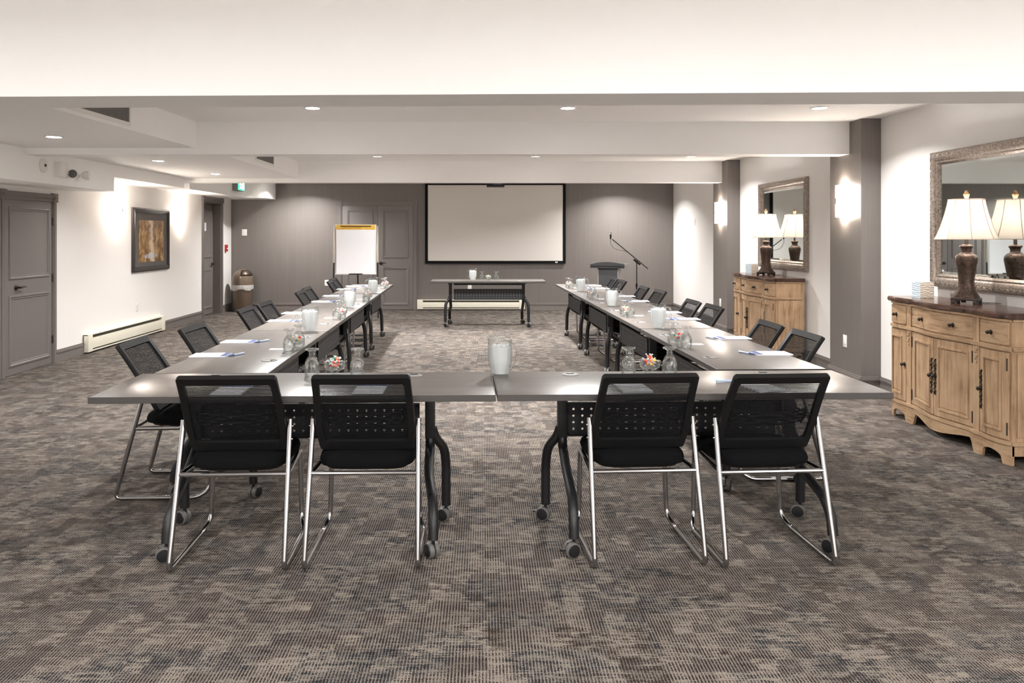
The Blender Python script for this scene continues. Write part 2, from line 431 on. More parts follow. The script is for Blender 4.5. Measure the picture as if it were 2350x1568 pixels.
bk = MB().span((XL, 9.35, 2.165), (-4.43, 11.54, ZS)).span((XL, 11.76, 2.165), (-4.43, 14.5, ZC))
struct('ceiling_bulkhead', bk, 'ceil', 'shallow boxed bulkhead above the framed picture', 'bulkhead')
poly = [(XL, 14.5), (-4.43, 14.5), (-4.30, 14.56)]
for k in range(7):
    a = -PI / 2 + PI / 2 * k / 6; poly.append((-4.22 + .16 * math.cos(a), 14.72 + .16 * math.sin(a)))
poly += [(-4.06, YB), (XL, YB)]
struct('ceiling_bulkhead', MB().prism(poly, 2.165, ZC), 'ceil', 'rounded bulkhead corner above the waste bin', 'bulkhead')
# baseboards
def base_run(name, segs, label):
    mb = MB()
    for (x0, y0), (x1, y1), nx, ny in segs:      # wall line and normal into the room
        for h0, h1, d in ((0, .105, .016), (.105, .125, .026), (.125, .14, .014)):
            mb.prism([(x0, y0), (x1, y1), (x1 + nx * d, y1 + ny * d), (x0 + nx * d, y0 + ny * d)], h0, h1)
    o = struct(name, mb, 'trim', label, 'baseboard'); return o
base_run('baseboard_left', [((XL, YF), (XL, 7.88), 1, 0), ((XL, 8.97), (XL, 9.58), 1, 0), ((XL, 11.92), (XL, D2A - .1), 1, 0), ((XL, D2B + .1), (XL, YB), 1, 0)], 'grey baseboard along the picture wall')
base_run('baseboard_back', [((XL, YB), (-2.85, YB), 0, -1), ((.84, YB), (XR, YB), 0, -1)], 'grey baseboard along the grey back wall')
segs = []
yy = YF
for a, b in ((7.3, 7.95), (11.3, 11.98)):
    segs += [((XR, yy), (XR, a), -1, 0), ((3.548, a), (XR, a), 0, -1), ((3.548, a - .02), (3.548, b + .02), -1, 0), ((3.548, b), (XR, b), 0, 1)]; yy = b
segs.append(((XR, yy), (XR, YB), -1, 0))
base_run('baseboard_right', segs, 'grey baseboard along the mirror wall and its columns')

# ------------------------------------------------------------------ doors
PM = [(0, 0), (.004, .012), (.018, .016), (.026, .008), (.040, .008), (.044, 0)]
def casing(mb, x0, x1, zt, wd, blk=True):
    for xa, xb in ((x0 - wd, x0), (x1, x1 + wd)):
        mb.span((xa, -.022, 0), (xb, 0, zt)); mb.span((xa + .02, -.03, 0), (xb - .02, -.02, zt))
    mb.span((x0, -.024, zt), (x1, 0, zt + wd)); mb.span((x0, -.034, zt + wd * .45), (x1, -.02, zt + wd))
    for xa in (x0 - wd, x1):
        mb.span((xa - .005, -.038, zt - .005), (xa + wd + .005, 0, zt + wd + .012))
        mt = Matrix.Translation((xa + wd / 2, -.038, zt + wd / 2)) @ Matrix.Rotation(PI / 2, 4, 'X')
        mb.lathe([(wd * .3, 0), (wd * .3, .006), (wd * .18, .006), (wd * .14, .002), (.005, .004)], 16, mtx=mt)
def lever(parent, x, z, s, y):
    h = MB()
    mt = Matrix.Translation((x, y, z)) @ Matrix.Rotation(PI / 2, 4, 'X')
    h.lathe([(.030, 0), (.032, .004), (.024, .012), (.012, .016), (.011, .045)], 18, mtx=mt)
    h.tube([(x, y - .045, z), (x + s * .03, y - .048, z - .002), (x + s * .075, y - .046, z + .008), (x + s * .115, y - .042, z - .004)], [.010, .011, .008, .005], 8)
    obj('door_handle', h, 'iron', parent)
def hinges(parent, x, zs, y):
    for z in zs: obj('hinge', MB().tube([(x, y - .006, z - .045), (x, y - .006, z + .045)], .008, 8), 'iron', parent)
def leaf(parent, x0, x1, z0, z1, y, panels):
    mb = MB().span((x0, y, z0), (x1, y + .03, z1), .003)
    for (a, b, c, d) in panels: mb.sweepframe(a, b, c, d, PM, y=y)
    return obj('door_leaf', mb, 'door', parent)
def door(name, label, loc, rz):
    d = thing(name, label, 'door', loc, rz); d['kind'] = 'structure'; return d
# near door on the picture wall: local x runs along +Y
d1 = door('door_1', 'grey two-panel door beneath the low bulkhead', (XL, 0, 0), PI / 2)
c = MB(); casing(c, 8.0, 8.88, 1.845, .085); obj('door_frame', c, 'trim', d1)
l1 = leaf(d1, 8.005, 8.872, .01, 1.842, -.016, [(8.06, 8.82, 1.0, 1.765), (8.06, 8.82, .09, .835)])
lever(l1, 8.19, .915, 1, -.016); hinges(l1, 8.876, (.28, .98, 1.62), -.016)
# recessed far door
d2 = door('door_2', 'grey door set back in a deep frame by the fire alarm', (XL, 0, 0), PI / 2)
c = MB(); casing(c, D2A, D2B, D2H, .075)
c.span((D2A, 0, 0), (D2A + .02, D2R, D2H)).span((D2B - .02, 0, 0), (D2B, D2R, D2H)).span((D2A, 0, D2H - .02), (D2B, D2R, D2H))
obj('door_frame', c, 'trim', d2)
l2 = leaf(d2, D2A + .02, D2B - .02, .01, D2H - .02, D2R - .03, [(D2A + .1, D2B - .1, 1.05, 1.95), (D2A + .1, D2B - .1, .12, .84)])
lever(l2, D2B - .08, .93, -1, D2R - .03); hinges(l2, D2A + .03, (.25, 1.0, 1.75), D2R - .03)
# double doors in the back wall
d3 = door('door_3', 'pair of grey panelled doors behind the flip chart', (0, YB, 0), 0)
c = MB(); casing(c, -2.755, -1.36, 2.05, .075); obj('door_frame', c, 'trim', d3)
for xa, xb, hx, s in ((-2.75, -2.062, 0, 0), (-2.056, -1.365, -2.0, 1)):
    l3 = leaf(d3, xa, xb, .01, 2.045, -.014, [(xa + .09, xb - .09, 1.02, 1.965), (xa + .09, xb - .09, .10, .84)])
    if s: lever(l3, hx, .92, 1, -.014)

# ------------------------------------------------------------------ things on the walls
def wallthing(name, label, cat, side, along, z=0.0, off=-0.001, group=None):
    if side == 'L': return thing(name, label, cat, (XL + off, along, z), PI / 2, group)
    if side == 'R': return thing(name, label, cat, (XR - off, along, z), -PI / 2, group)
    if side == 'C': return thing(name, label, cat, (3.548 - off, along, z), -PI / 2, group)
    return thing(name, label, cat, (along, YB - off, z), 0, group)
def plate(name, label, cat, side, along, z, kind, wd=.075, ht=.118):
    t = wallthing(name, label, cat, side, along, z)
    obj('cover_plate', MB().box((0, -.003, 0), (wd, .006, ht), .002), 'white', t)
    if kind == 'outlet':
        for dz in (-.027, .027):
            obj('socket', MB().box((0, -.0075, dz), (.034, .004, .028), .001), 'white', t)
    else:
        obj('rocker', MB().box((0, -.008, 0), (wd * .42, .006, ht * .55), .002), 'white', t)
plate('light_switch', 'white switch plate on grey wall above the waste bin', 'switch', 'B', -4.67, 1.52, 'switch', .1, .125)
plate('wall_outlet', 'white outlet on pale wall under the framed picture', 'outlet', 'L', 11.08, .44, 'outlet')
plate('wall_outlet', 'white blank outlet low on the nearer grey column', 'outlet', 'C', 7.62, .43, 'switch')
plate('wall_outlet', 'white outlet low on the farther grey column', 'outlet', 'C', 11.62, .46, 'switch')
plate('wall_outlet', 'white outlet on grey wall behind the far chairs', 'outlet', 'B', -3.06, .53, 'outlet')
plate('wall_outlet', 'white outlet on grey wall behind the presenter table', 'outlet', 'B', -.256, .47, 'outlet')
plate('thermostat', 'slim white control on pale wall beyond the columns', 'thermostat', 'R', 13.7, 1.70, 'switch', .045, .13)
t = thing('door_notice', 'small white notice on the recessed grey door', 'notice', (XL - .1385, 14.19, 1.62), PI / 2)
obj('notice_card', MB().box((0, -.002, 0), (.12, .003, .15)), 'paper', t)
t = wallthing('fire_alarm_pull', 'red fire alarm pull station beside the recessed door', 'fire alarm', 'L', 14.9, 1.22)
obj('housing', MB().box((0, -.02, 0), (.09, .04, .13), .008), 'red', t)
obj('pull_bar', MB().box((0, -.045, -.01), (.07, .012, .02), .004), 'white', t)

# heaters
def heater(label, side, along, L, h=.2):
    t = wallthing('baseboard_heater', label, 'heater', side, along, 0, .002)
    mb = MB()
    mb.span((-L / 2, -.012, .03), (L / 2, 0, h - .01)); mb.span((-L / 2, -.062, h - .014), (L / 2, 0, h), .003)
    obj('back_panel', mb, 'heat_slot', t)
    obj('front_panel', MB().span((-L / 2 + .1, -.066, .055), (L / 2 - .1, -.055, h - .048), .003), 'cream', t)
    for a, b in ((-L / 2, -L / 2 + .11), (L / 2 - .11, L / 2)):
        obj('end_cap', MB().span((a, -.07, .02), (b, -.001, h + .002), .005), 'cream', t)
    obj('lower_rail', MB().span((-L / 2 + .08, -.06, .022), (L / 2 - .08, -.03, .036), .002), 'cream', t)
    obj('top_lip', MB().span((-L / 2 + .08, -.064, h - .012), (L / 2 - .08, -.002, h + .001), .002), 'cream', t)
heater('cream baseboard heater beneath the framed picture', 'L', 10.75, 2.32, .235)
heater('cream baseboard heater under the projection screen', 'B', -.23, 2.1, .205)

# framed picture
t = wallthing('framed_picture', 'black framed waterfall print between two lit wall sconces', 'picture', 'L', 11.54, 1.4, .003)
W2, H2 = .63, .46
obj('picture_frame', MB().sweepframe(-W2, W2, -H2, H2, [(0, 0), (0, .025), (.02, .038), (.05, .03), (.075, .022), (.075, 0)]), 'frameblack', t)
obj('mount', MB().span((-W2 + .07, -.016, -H2 + .07), (W2 - .07, -.004, H2 - .07)), 'mat', t)
obj('print', MB().span((-.435, -.019, -.325), (.435, -.014, .285)), 'art', t)

# sconces
def sconce(label, side, along, z):
    t = wallthing('wall_sconce', label, 'wall lamp', side, along, z)
    obj('wall_bracket', MB().box((0, -.014, 0), (.06, .028, .08), .004), 'alu', t)
    pr = [(.085 * math.cos(a), -.008 - .075 * math.sin(a)) for a in [PI * k / 14 for k in range(15)]]
    inn = [(.079 * math.cos(a), -.008 - .069 * math.sin(a)) for a in [PI * k / 14 for k in range(15)]][::-1]
    obj('glass_shade', MB().prism(pr + inn, -.155, .155, smooth=True), 'sconce', t)
    obj('clip', MB().box((0, -.088, 0), (.022, .008, .06), .003), 'alu', t, 'brushed metal clip')
sconce('lit wall sconce on the nearer grey column', 'C', 7.63, 1.80)
sconce('lit wall sconce on the farther grey column', 'C', 11.62, 1.80)
sconce('lit wall sconce on pale wall, nearer side of the framed picture', 'L', 10.46, 1.80)
sconce('lit wall sconce on pale wall, between the picture and recessed door', 'L', 12.65, 1.80)

# near bulkhead fittings
XBK = -4.43 - .001
t = thing('alarm_sounder', 'round white sounder on the bulkhead beside the emergency light', 'alarm sounder', (XBK, 7.84, 2.17), PI / 2)
mt = Matrix.Rotation(PI / 2, 4, 'X')
obj('housing', MB().lathe([(.075, 0), (.075, .012), (.062, .02), (.03, .024), (.004, .024)], 24, mtx=mt), 'white', t)
obj('sounder_grille', MB().lathe([(.016, .024), (.014, .030), (.002, .030)], 14, mtx=mt), 'iron', t)
t = thing('emergency_light', 'white emergency light with two lamp heads on the bulkhead', 'emergency light', (XBK, 8.08, 2.15), PI / 2)
obj('battery_case', MB().box((.03, -.035, .0), (.13, .07, .15), .006), 'white', t)
obj('arm', MB().tube([(.09, -.03, -.02), (.42, -.03, -.035)], .010, 8), 'white', t)
for k, (x, r) in enumerate(((.27, -1.25), (.44, .2))):
    mt = Matrix.Translation((x, -.045, -.03)) @ Matrix.Rotation(r, 4, 'Z') @ Matrix.Rotation(PI / 2, 4, 'X')
    h = obj('lamp_head', MB().lathe([(.03, 0), (.045, .03), (.05, .07), (.046, .075), (.004, .070)], 20, mtx=mt), 'white', t)
    obj('lens', MB().lathe([(.043, .0755), (.03, .079), (.004, .081)], 20, mtx=mt), 'grey' if k == 0 else 'white', h)
t = thing('exit_sign', 'lit green running figure exit sign on the far bulkhead', 'exit sign', (XBK, 13.95, 2.36), PI / 2)
obj('housing', MB().span((-.19, -.10, -.10), (.19, .002, .10), .006), 'lightgrey', t)
f = obj('sign_face', MB().span((-.18, -.104, -.09), (.18, -.099, .09)), 'exitlit', t, 'glowing green face')
run = MB()
def xz(pts):
    n = len(pts)
    return run.add([(x * 1.05 + .14, -.1055, z) for x, z in pts] + [(x * 1.05 + .14, -.1038, z) for x, z in pts], [list(range(n)), [n + i for i in range(n)][::-1]] + [[i, (i + 1) % n, n + (i + 1) % n, n + i] for i in range(n)])
xz([(-.19 + .016 * math.cos(a), .055 + .016 * math.sin(a)) for a in [k * PI / 5 for k in range(10)]])
xz([(-.21, .035), (-.17, .035), (-.155, -.015), (-.19, -.02)]); xz([(-.19, -.02), (-.165, -.015), (-.135, -.045), (-.15, -.07), (-.165, -.045)])
xz([(-.19, -.015), (-.172, -.02), (-.20, -.06), (-.235, -.065), (-.23, -.05), (-.21, -.045)]); xz([(-.17, .03), (-.13, .01), (-.135, -.005), (-.175, .012)])
xz([(-.21, .03), (-.25, .0), (-.24, -.01), (-.2, .012)]); xz([(-.09, -.075), (.02, -.075), (.02, .075), (-.09, .075)])
obj('pictogram', run, 'exitwhite', f, 'white running figure and doorway')

# vent grilles
def vent(label, loc, rz, L, H):
    t = thing('air_vent', label, 'vent', loc, rz)
    obj('vent_frame', MB().sweepframe(-L / 2, L / 2, -H / 2, H / 2, [(0, 0), (0, .008), (.028, .010), (.03, 0)]), 'white', t)
    obj('dark_duct', MB().span((-L / 2 + .02, -.002, -H / 2 + .02), (L / 2 - .02, -.0005, H / 2 - .02)), 'lightgrey', t)
    s = MB(); n = int(L / .016)
    for k in range(n):
        x = -L / 2 + .035 + (L - .07) * k / (n - 1)
        s.span((x - .003, -.008, -H / 2 + .025), (x + .003, -.002, H / 2 - .025))
    obj('grille', s, 'lightgrey', t)
vent('larger slatted air vent on the nearer lowered ceiling', (-2.921 + .0413 * 1.88 + .002, 5.78, 2.445), PI / 2 - .0413, .90, .215)
vent('smaller slatted air vent on the lowered ceiling between far beams', (-2.728, 9.74, 2.455), PI / 2, .82, .19)

# downlights
def downlight(x, y, z, label, W, SPR=138):
    t = thing('recessed_downlight', label, 'ceiling light', (x, y, z), 0, 'recessed ceiling downlights')
    obj('trim_ring', MB().lathe([(.058, -.001), (.078, -.001), (.076, -.006), (.060, -.008)], 32, closed=True), 'white', t)
    obj('lens', MB().lathe([(.058, -.001), (.058, -.005), (.03, -.007), (.002, -.0075)], 28), 'lens', t)
    ld = bpy.data.lights.new('downlight_beam', 'AREA'); ld.shape = 'DISK'; ld.size = .11; ld.energy = W
    ld.color = (1.0, .985, .965); ld.specular_factor = .14; ld.spread = R(SPR)
    lo = bpy.data.objects.new('downlight_beam', ld); C.objects.link(lo); lo.parent = t; lo.location = (0, 0, -.012)
WD = 58
xs = (-1.46, .73, 2.89); nm = ('picture wall side', 'middle', 'mirror wall side')
for x, n_ in zip(xs, nm):
    wk = WD * (.36 if x > 2 else .98)
    downlight(x, 6.68, ZC, f'lit recessed downlight between the two nearest beams, {n_}', wk)
    downlight(x, 10.75, ZC, f'lit recessed downlight between the two far beams, {n_}', wk)
    downlight(x, 1.7, ZC, f'added unseen downlight in front of the nearest beam, {n_}', WD * .36, 178)  # added out-of-view lamps that brighten the face of the near beam
    downlight(x, -1.4, ZC, f'added unseen downlight above the viewer, {n_}', WD * 1.2, 170)  # added behind the camera, never seen, for overall brightness
for y, n_ in ((6.64, 'nearest the camera'), (8.77, 'second from the camera'), (10.66, 'farthest from the camera')):
    downlight(-3.66, y, ZS, f'lit recessed downlight in the lowered ceiling, {n_}', WD * .2)
downlight(-3.66, 1.7, ZC, 'added unseen downlight in front of the nearest beam, by the wall', WD * .55, 178)  # unseen extra lamp added to the front row for its light
downlight(-3.45, 14.45, ZC, 'lit recessed downlight over the back wall near the doors', WD * .55)
downlight(2.62, 14.45, ZC, 'lit recessed downlight over the lectern', WD * .6)
downlight(-1.46, 12.7, ZC, 'added unseen downlight in front of the flip chart', WD * .22, 150)  # added out of sight behind the far beam to brighten the pad
downlight(.73, 12.9, ZC, 'added unseen downlight above the presenter table', WD * .45)  # added, hidden by the far beam, to light the screen evenly

# ------------------------------------------------------------------ projection screen and projector
t = thing('projection_screen', 'large white projection screen with black border on the back wall', 'screen', (.246, YB - .03, 0), 0)
obj('border_frame', MB().sweepframe(-1.374, 1.374, .911, 2.50, [(0, -.01), (0, .02), (.054, .02), (.054, -.01)]), 'velvet', t)
obj('screen_surface', MB().span((-1.33, -.012, .955), (1.33, -.002, 2.455)), 'screen', t)
mk = MB()
for k, (a, b) in enumerate(((0, .012), (.018, .028), (.034, .046))):
    mk.span((1.17 + a, -.0205, .925), (1.17 + b, -.0195, .95)); 
obj('maker_mark', mk, 'white', t, 'tiny white mark at the lower corner')
t = thing('ceiling_projector', 'black projector hung behind the far beam', 'projector', (.2, 12.25, 2.225), 0)
obj('projector_body', MB().span((-.14, -.12, 0), (.14, .12, .10), .012), 'plastic', t)
obj('ceiling_pole', MB().tube([(0, 0, .09), (0, 0, ZC - 2.226)], .018, 10), 'plastic', t)
obj('projector_lens', MB().lathe([(.028, 0), (.028, .02), (.02, .022)], 16, mtx=Matrix.Translation((.06, .12, .05)) @ Matrix.Rotation(-PI / 2, 4, 'X')), 'black', t)
obj('control_strip', MB().span((-.04, -.123, .03), (.10, -.119, .06)), 'grey', t)

# ------------------------------------------------------------------ flip chart
t = thing('flip_chart_easel', 'silver-legged easel holding the flip chart pad', 'easel', (-2.25, 13.80, 0), R(3))
HW = .36
for s in (-1, 1):
    obj('leg', MB().tube([(s * .375, .02, 1.63), (s * .385, -.02, .98)], .017, 10, mat=0).tube([(s * .385, -.02, .99), (s * .40, -.08, .0)], .013, 10, mat=1), ['alu', 'black'], t)
obj('leg', MB().tube([(0, .06, 1.6), (0, .5, .0)], .013, 10), 'black', t, 'black rear prop')
obj('backboard', MB().span((-HW, .0, .775), (HW, .02, 1.655), .004), 'white', t)
obj('pad_clamp', MB().span((-.27, -.036, 1.618), (.27, -.026, 1.632), .003), 'black', t)
obj('pen_tray', MB().span((-HW, -.045, .772), (HW, .0, .785), .003, 0).span((-.12, -.05, .768), (.12, -.02, .786), .004, 1), ['white', 'black'], t)
p = thing('flip_chart_pad', 'white flip chart pad with yellow top band', 'paper pad', (-2.25, 13.80, .79), R(3))
obj('sheets', MB().span((-.34, -.022, .0), (.34, -.004, .855)), 'paper', p)
obj('binding', MB().span((-.342, -.025, .775), (.342, -.003, .86), .002), 'yellow', p, 'yellow binding band')
obj('printed_line', MB().span((-.24, -.0262, .803), (.10, -.0252, .811)), 'brownprint', p)

# ------------------------------------------------------------------ waste bin
t = thing('waste_bin', 'bronze dome-topped waste bin with pale liner in the corner', 'waste bin', (-4.62, 14.97, 0))
obj('bin_body', MB().lathe([(.165, 0), (.172, .01), (.192, .50), (.196, .52), (.19, .52), (.16, .05), (.005, .04)], 36), 'trash', t)
g = MB(); n = 48; rr = []
for i, (r, z) in enumerate([(.198, .52), (.203, .50), (.205, .44), (.202, .42), (.199, .425)]):
    rr.append([((r + .004 * math.sin(j * 2.1 + i)) * math.cos(2 * PI * j / n), (r + .004 * math.sin(j * 2.1 + i)) * math.sin(2 * PI * j / n), z + (.018 * math.sin(j * .55) if i > 1 else 0)) for j in range(n)])
g.rings(rr, caps=False); obj('bin_liner', g, 'bag', t, 'crinkled pale plastic liner')
dome = [(.202, .515), (.204, .56), (.195, .62)] + [(.195 * math.cos(a), .62 + .20 * math.sin(a)) for a in [PI / 2 * k / 10 for k in range(1, 10)]] + [(.004, .82)]
obj('dome_lid', MB().lathe(dome, 36), 'trash', t)
fl = MB(); rr = []
for i in range(7):
    th = R(22 + 36 * i / 6)
    rr.append([(.2 * math.cos(th) * math.sin(u) * 1.015, -.2 * math.cos(th) * math.cos(u) * 1.015, .62 + .2 * math.sin(th) * 1.03) for u in [R(5 + 90 * j / 10) for j in range(11)]])
vs = [q for r_ in rr for q in r_]; fl.add(vs, [[i * 11 + j, i * 11 + j + 1, (i + 1) * 11 + j + 1, (i + 1) * 11 + j] for i in range(6) for j in range(10)], 0, True)
fo = obj('swing_flap', fl, 'bronze', t, 'darker push flap'); sm = fo.modifiers.new('thick', 'SOLIDIFY'); sm.thickness = .006; sm.offset = 0

# ------------------------------------------------------------------ lectern and microphone
t = thing('lectern', 'charcoal lectern with curved top on the far side', 'lectern', (2.13, 13.1, 0), R(-22))
obj('pedestal', MB().span((-.155, -.12, .04), (.155, -.06, .93), .004), 'charcoal', t)
obj('side_panel', MB().span((.155, -.11, .04), (.175, .12, .93), .003).span((-.175, -.11, .04), (-.155, .12, .93), .003), 'lightgrey', t, 'paler side panels')
obj('base', MB().span((-.27, -.2, 0), (.27, .2, .04), .006), 'charcoal', t)
arc = [(-.29, .915)] + [(.29, .915)] + [(.29 - .58 * k / 16, .985 + .035 * math.sin(PI * k / 16)) for k in range(17)]
mt = Matrix.Translation((0, -.16, 0)) @ Matrix.Rotation(PI / 2, 4, 'X')
obj('fascia', MB().prism([(x, z) for x, z in arc], -.02, 0, mtx=mt), 'charcoal', t)
obj('reading_top', MB().prism([(-.28, -.16), (.28, -.16), (.28, .17), (-.28, .17)], .93, .955), 'charcoal', t)
obj('top_rim', MB().span((.275, -.158, .915), (.292, .18, .99), .003).span((-.292, -.158, .915), (-.275, .18, .99), .003), 'lightgrey', t)
t = thing('microphone_stand', 'black microphone stand with angled boom beside the lectern', 'microphone stand', (2.63, 13.3, 0))
obj('round_base', MB().lathe([(.13, 0), (.13, .015), (.11, .028), (.02, .035)], 28), 'black', t)
obj('pole', MB().tube([(0, 0, .03), (0, 0, .62)], .013, 10).tube([(0, 0, .6), (0, 0, .99)], .009, 10).tube([(0, 0, .58), (0, 0, .64)], .018, 10), 'black', t)
bx0, bx1 = Vector((-.425, -.048, 1.395)), Vector((.20, .03, .89))
obj('clutch', MB().ball((0, 0, 1.02), (.026, .022, .034)).tube([(-.05, -.005, 1.05), (.06, .008, .965)], .017, 10), 'black', t)
obj('boom_arm', MB().tube([bx0, bx1], .008, 10), 'black', t)
obj('knob', MB().tube([(0, -.02, 1.01), (0, -.05, 1.01)], .012, 8), 'black', t)
t = thing('microphone', 'handheld microphone clipped to the end of the boom', 'microphone', (2.63 - .455, 13.245, 1.40))
obj('handle', MB().tube([(0, 0, 0), (.002, 0, .07)], [.013, .017], 12), 'black', t)
obj('grille_head', MB().ball((.003, 0, .09), (.022, .022, .026), 14, 8), 'alu', t)
obj('cable', MB().tube([(0, 0, 0), (-.005, 0, -.06), (.04, 0, -.15), (.12, -.005, -.185), (.2, -.012, -.19), (.26, -.012, -.215)], .0035, 6, .04), 'black', t)

# ------------------------------------------------------------------ folding tables
TZ, TL, TW = .74, 1.828, .60
def caster_mesh():
    mb = MB()
    for s in (-1, 1):
        mt = Matrix.Translation((s * .014, .012, .036)) @ Matrix.Rotation(s * PI / 2, 4, 'Y')
        mb.lathe([(.030, -.011), (.0355, -.010), (.0362, .004), (.0335, .010), (.030, .0115)], 24, mtx=mt, mat=1)
        mb.lathe([(.0295, .0112), (.027, .0145), (.012, .0155), (.003, .016)], 24, mtx=mt, mat=0)
    mb.box((0, .012, .050), (.010, .05, .04), .006, 0)
    mb.tube([(0, 0, .06), (0, 0, .095)], .008, 8, mat=0)
    mb.box((.0, .055, .040), (.018, .03, .008), .003, 0)
    return mb
def panel_mesh():
    mb = MB(); x0, x1, z0, z1 = -.545, .545, .440, .605; nx, nz = 23, 4
    pts = []
    for ix in range(nx):
        for iz in range(nz):
            a, b = x0 + .02 + (x1 - x0 - .04) * ix / nx, x0 + .02 + (x1 - x0 - .04) * (ix + 1) / nx
            c_, d_ = z0 + .015 + (z1 - z0 - .03) * iz / nz, z0 + .015 + (z1 - z0 - .03) * (iz + 1) / nz
            mx, mz, h = (a + b) / 2, (c_ + d_) / 2, .0075
            for y in (.150, .1515):
                v = [(a, y, c_), (b, y, c_), (b, y, d_), (a, y, d_), (mx, y, mz - h), (mx + h, y, mz), (mx, y, mz + h), (mx - h, y, mz)]
                mb.add(v, [[0, 1, 5, 4], [1, 2, 6, 5], [2, 3, 7, 6], [3, 0, 4, 7]])
    for a, b, c_, d_ in ((x0, x0 + .02, z0, z1), (x1 - .02, x1, z0, z1), (x0, x1, z0, z0 + .015), (x0, x1, z1 - .015, z1)):
        mb.span((a, .148, c_), (b, .1535, d_))
    mb.span((x0, .135, z0 - .004), (x1, .1535, z0 + .002)); mb.span((x0, .135, z1 - .002), (x1, .1535, z1 + .004))
    return mb
def make_table():
    t = thing('folding_table', '', 'table', (0, 0, 0), 0, 'grey laminate folding tables')
    obj('tabletop', MB().span((-TL / 2 + .003, -TW / 2 + .003, TZ - .029), (TL / 2 - .003, TW / 2 - .003, TZ), .002), 'laminate', t)
    ring = [[(sx * (TL / 2 - i), sy * (TW / 2 - i), z) for sx, sy in ((-1, -1), (1, -1), (1, 1), (-1, 1))] for i, z in ((.003, TZ - .030), (0, TZ - .028), (0, TZ - .002), (.0022, TZ - .0004))]
    obj('edge_band', MB().rings(ring, smooth=False, caps=False), 'edge', t, 'darker grey edge')
    for s, lx, cx in ((-1, .565, .565), (1, .60, .63)):
        lg = MB(); dx = lx - .575; fx = cx - .58
        lg.box((s * lx, .115, .575), (.05, .06, .27), .008)
        lg.box((s * lx, .10, .70), (.07, .26, .018), .004)
        lg.tube([(s * lx, .115, .47), (s * lx, .10, .40), (s * (.574 + dx), -.05, .31), (s * (.575 + fx), -.22, .24), (s * (.58 + fx), -.285, .17), (s * (.58 + fx), -.30, .085)], .0235, 12, .07)
        lg.tube([(s * (.585 + dx), .12, .49), (s * (.60 + dx), .125, .44), (s * (.645 + dx), .14, .385), (s * (.655 + dx), .155, .30), (s * (.655 + dx), .16, .085)], .0235, 12, .05)
        lo = obj('leg_frame', lg, 'black', t)
        for (x, y, a) in ((s * (.58 + fx), -.30, .55 if s > 0 else 1.9), (s * (.655 + dx), .16, 1.15)):
            co = obj('caster', caster_mesh(), ['black', 'grey'], lo, 'twin-wheel caster with grey tread', (x, y, 0), a)
    obj('modesty_panel', panel_mesh(), 'panel', t, 'charcoal panel pierced with small diamond holes')
    obj('support_bar', MB().span((-.55, .03, .665), (.55, .06, .705), .004), 'black', t)
    for s in (-1, 1):
        gm = MB().lathe([(.044, -.004), (.045, .002), (.042, .004), (.036, .0035), (.035, .002), (.002, .002)], 28, (s * .51, .205, TZ))
        gm.box((s * .51, .225, TZ + .003), (.04, .018, .004), .001, 1)
        obj('cable_grommet', gm, ['lightgrey', 'black'], t)
    return t
T0 = make_table()
rot = R(1.65)
T0.location = (-.863, 3.808, 0); T0.rotation_euler = (0, 0, rot); T0['label'] = 'grey folding table across the front, on the picture wall side'
dup(T0, (.972, 3.861, 0), rot, 'grey folding table across the front, on the sideboard side')
rr15 = R(1.5)
LY = [5.008, 6.853, 8.698, 10.60]; RY = [5.135, 6.98, 8.825, 10.67]
rowx = lambda side, y: (-1.43 - .0262 * (y - 4.088)) if side == 'L' else (1.57 - .0262 * (y - 4.218))
tn = ['nearest the front tables', 'second from the front tables', 'third from the front tables', 'farthest from the front tables']
for k in range(4):
    dup(T0, (rowx('L', LY[k]), LY[k], 0), -PI / 2 + rr15, f'grey folding table in the left row, {tn[k]}')
    dup(T0, (rowx('R', RY[k]), RY[k], 0), PI / 2 + rr15, f'grey folding table in the right row, {tn[k]}')
dup(T0, (.083, 12.55, 0), PI, 'grey folding table standing alone before the screen')

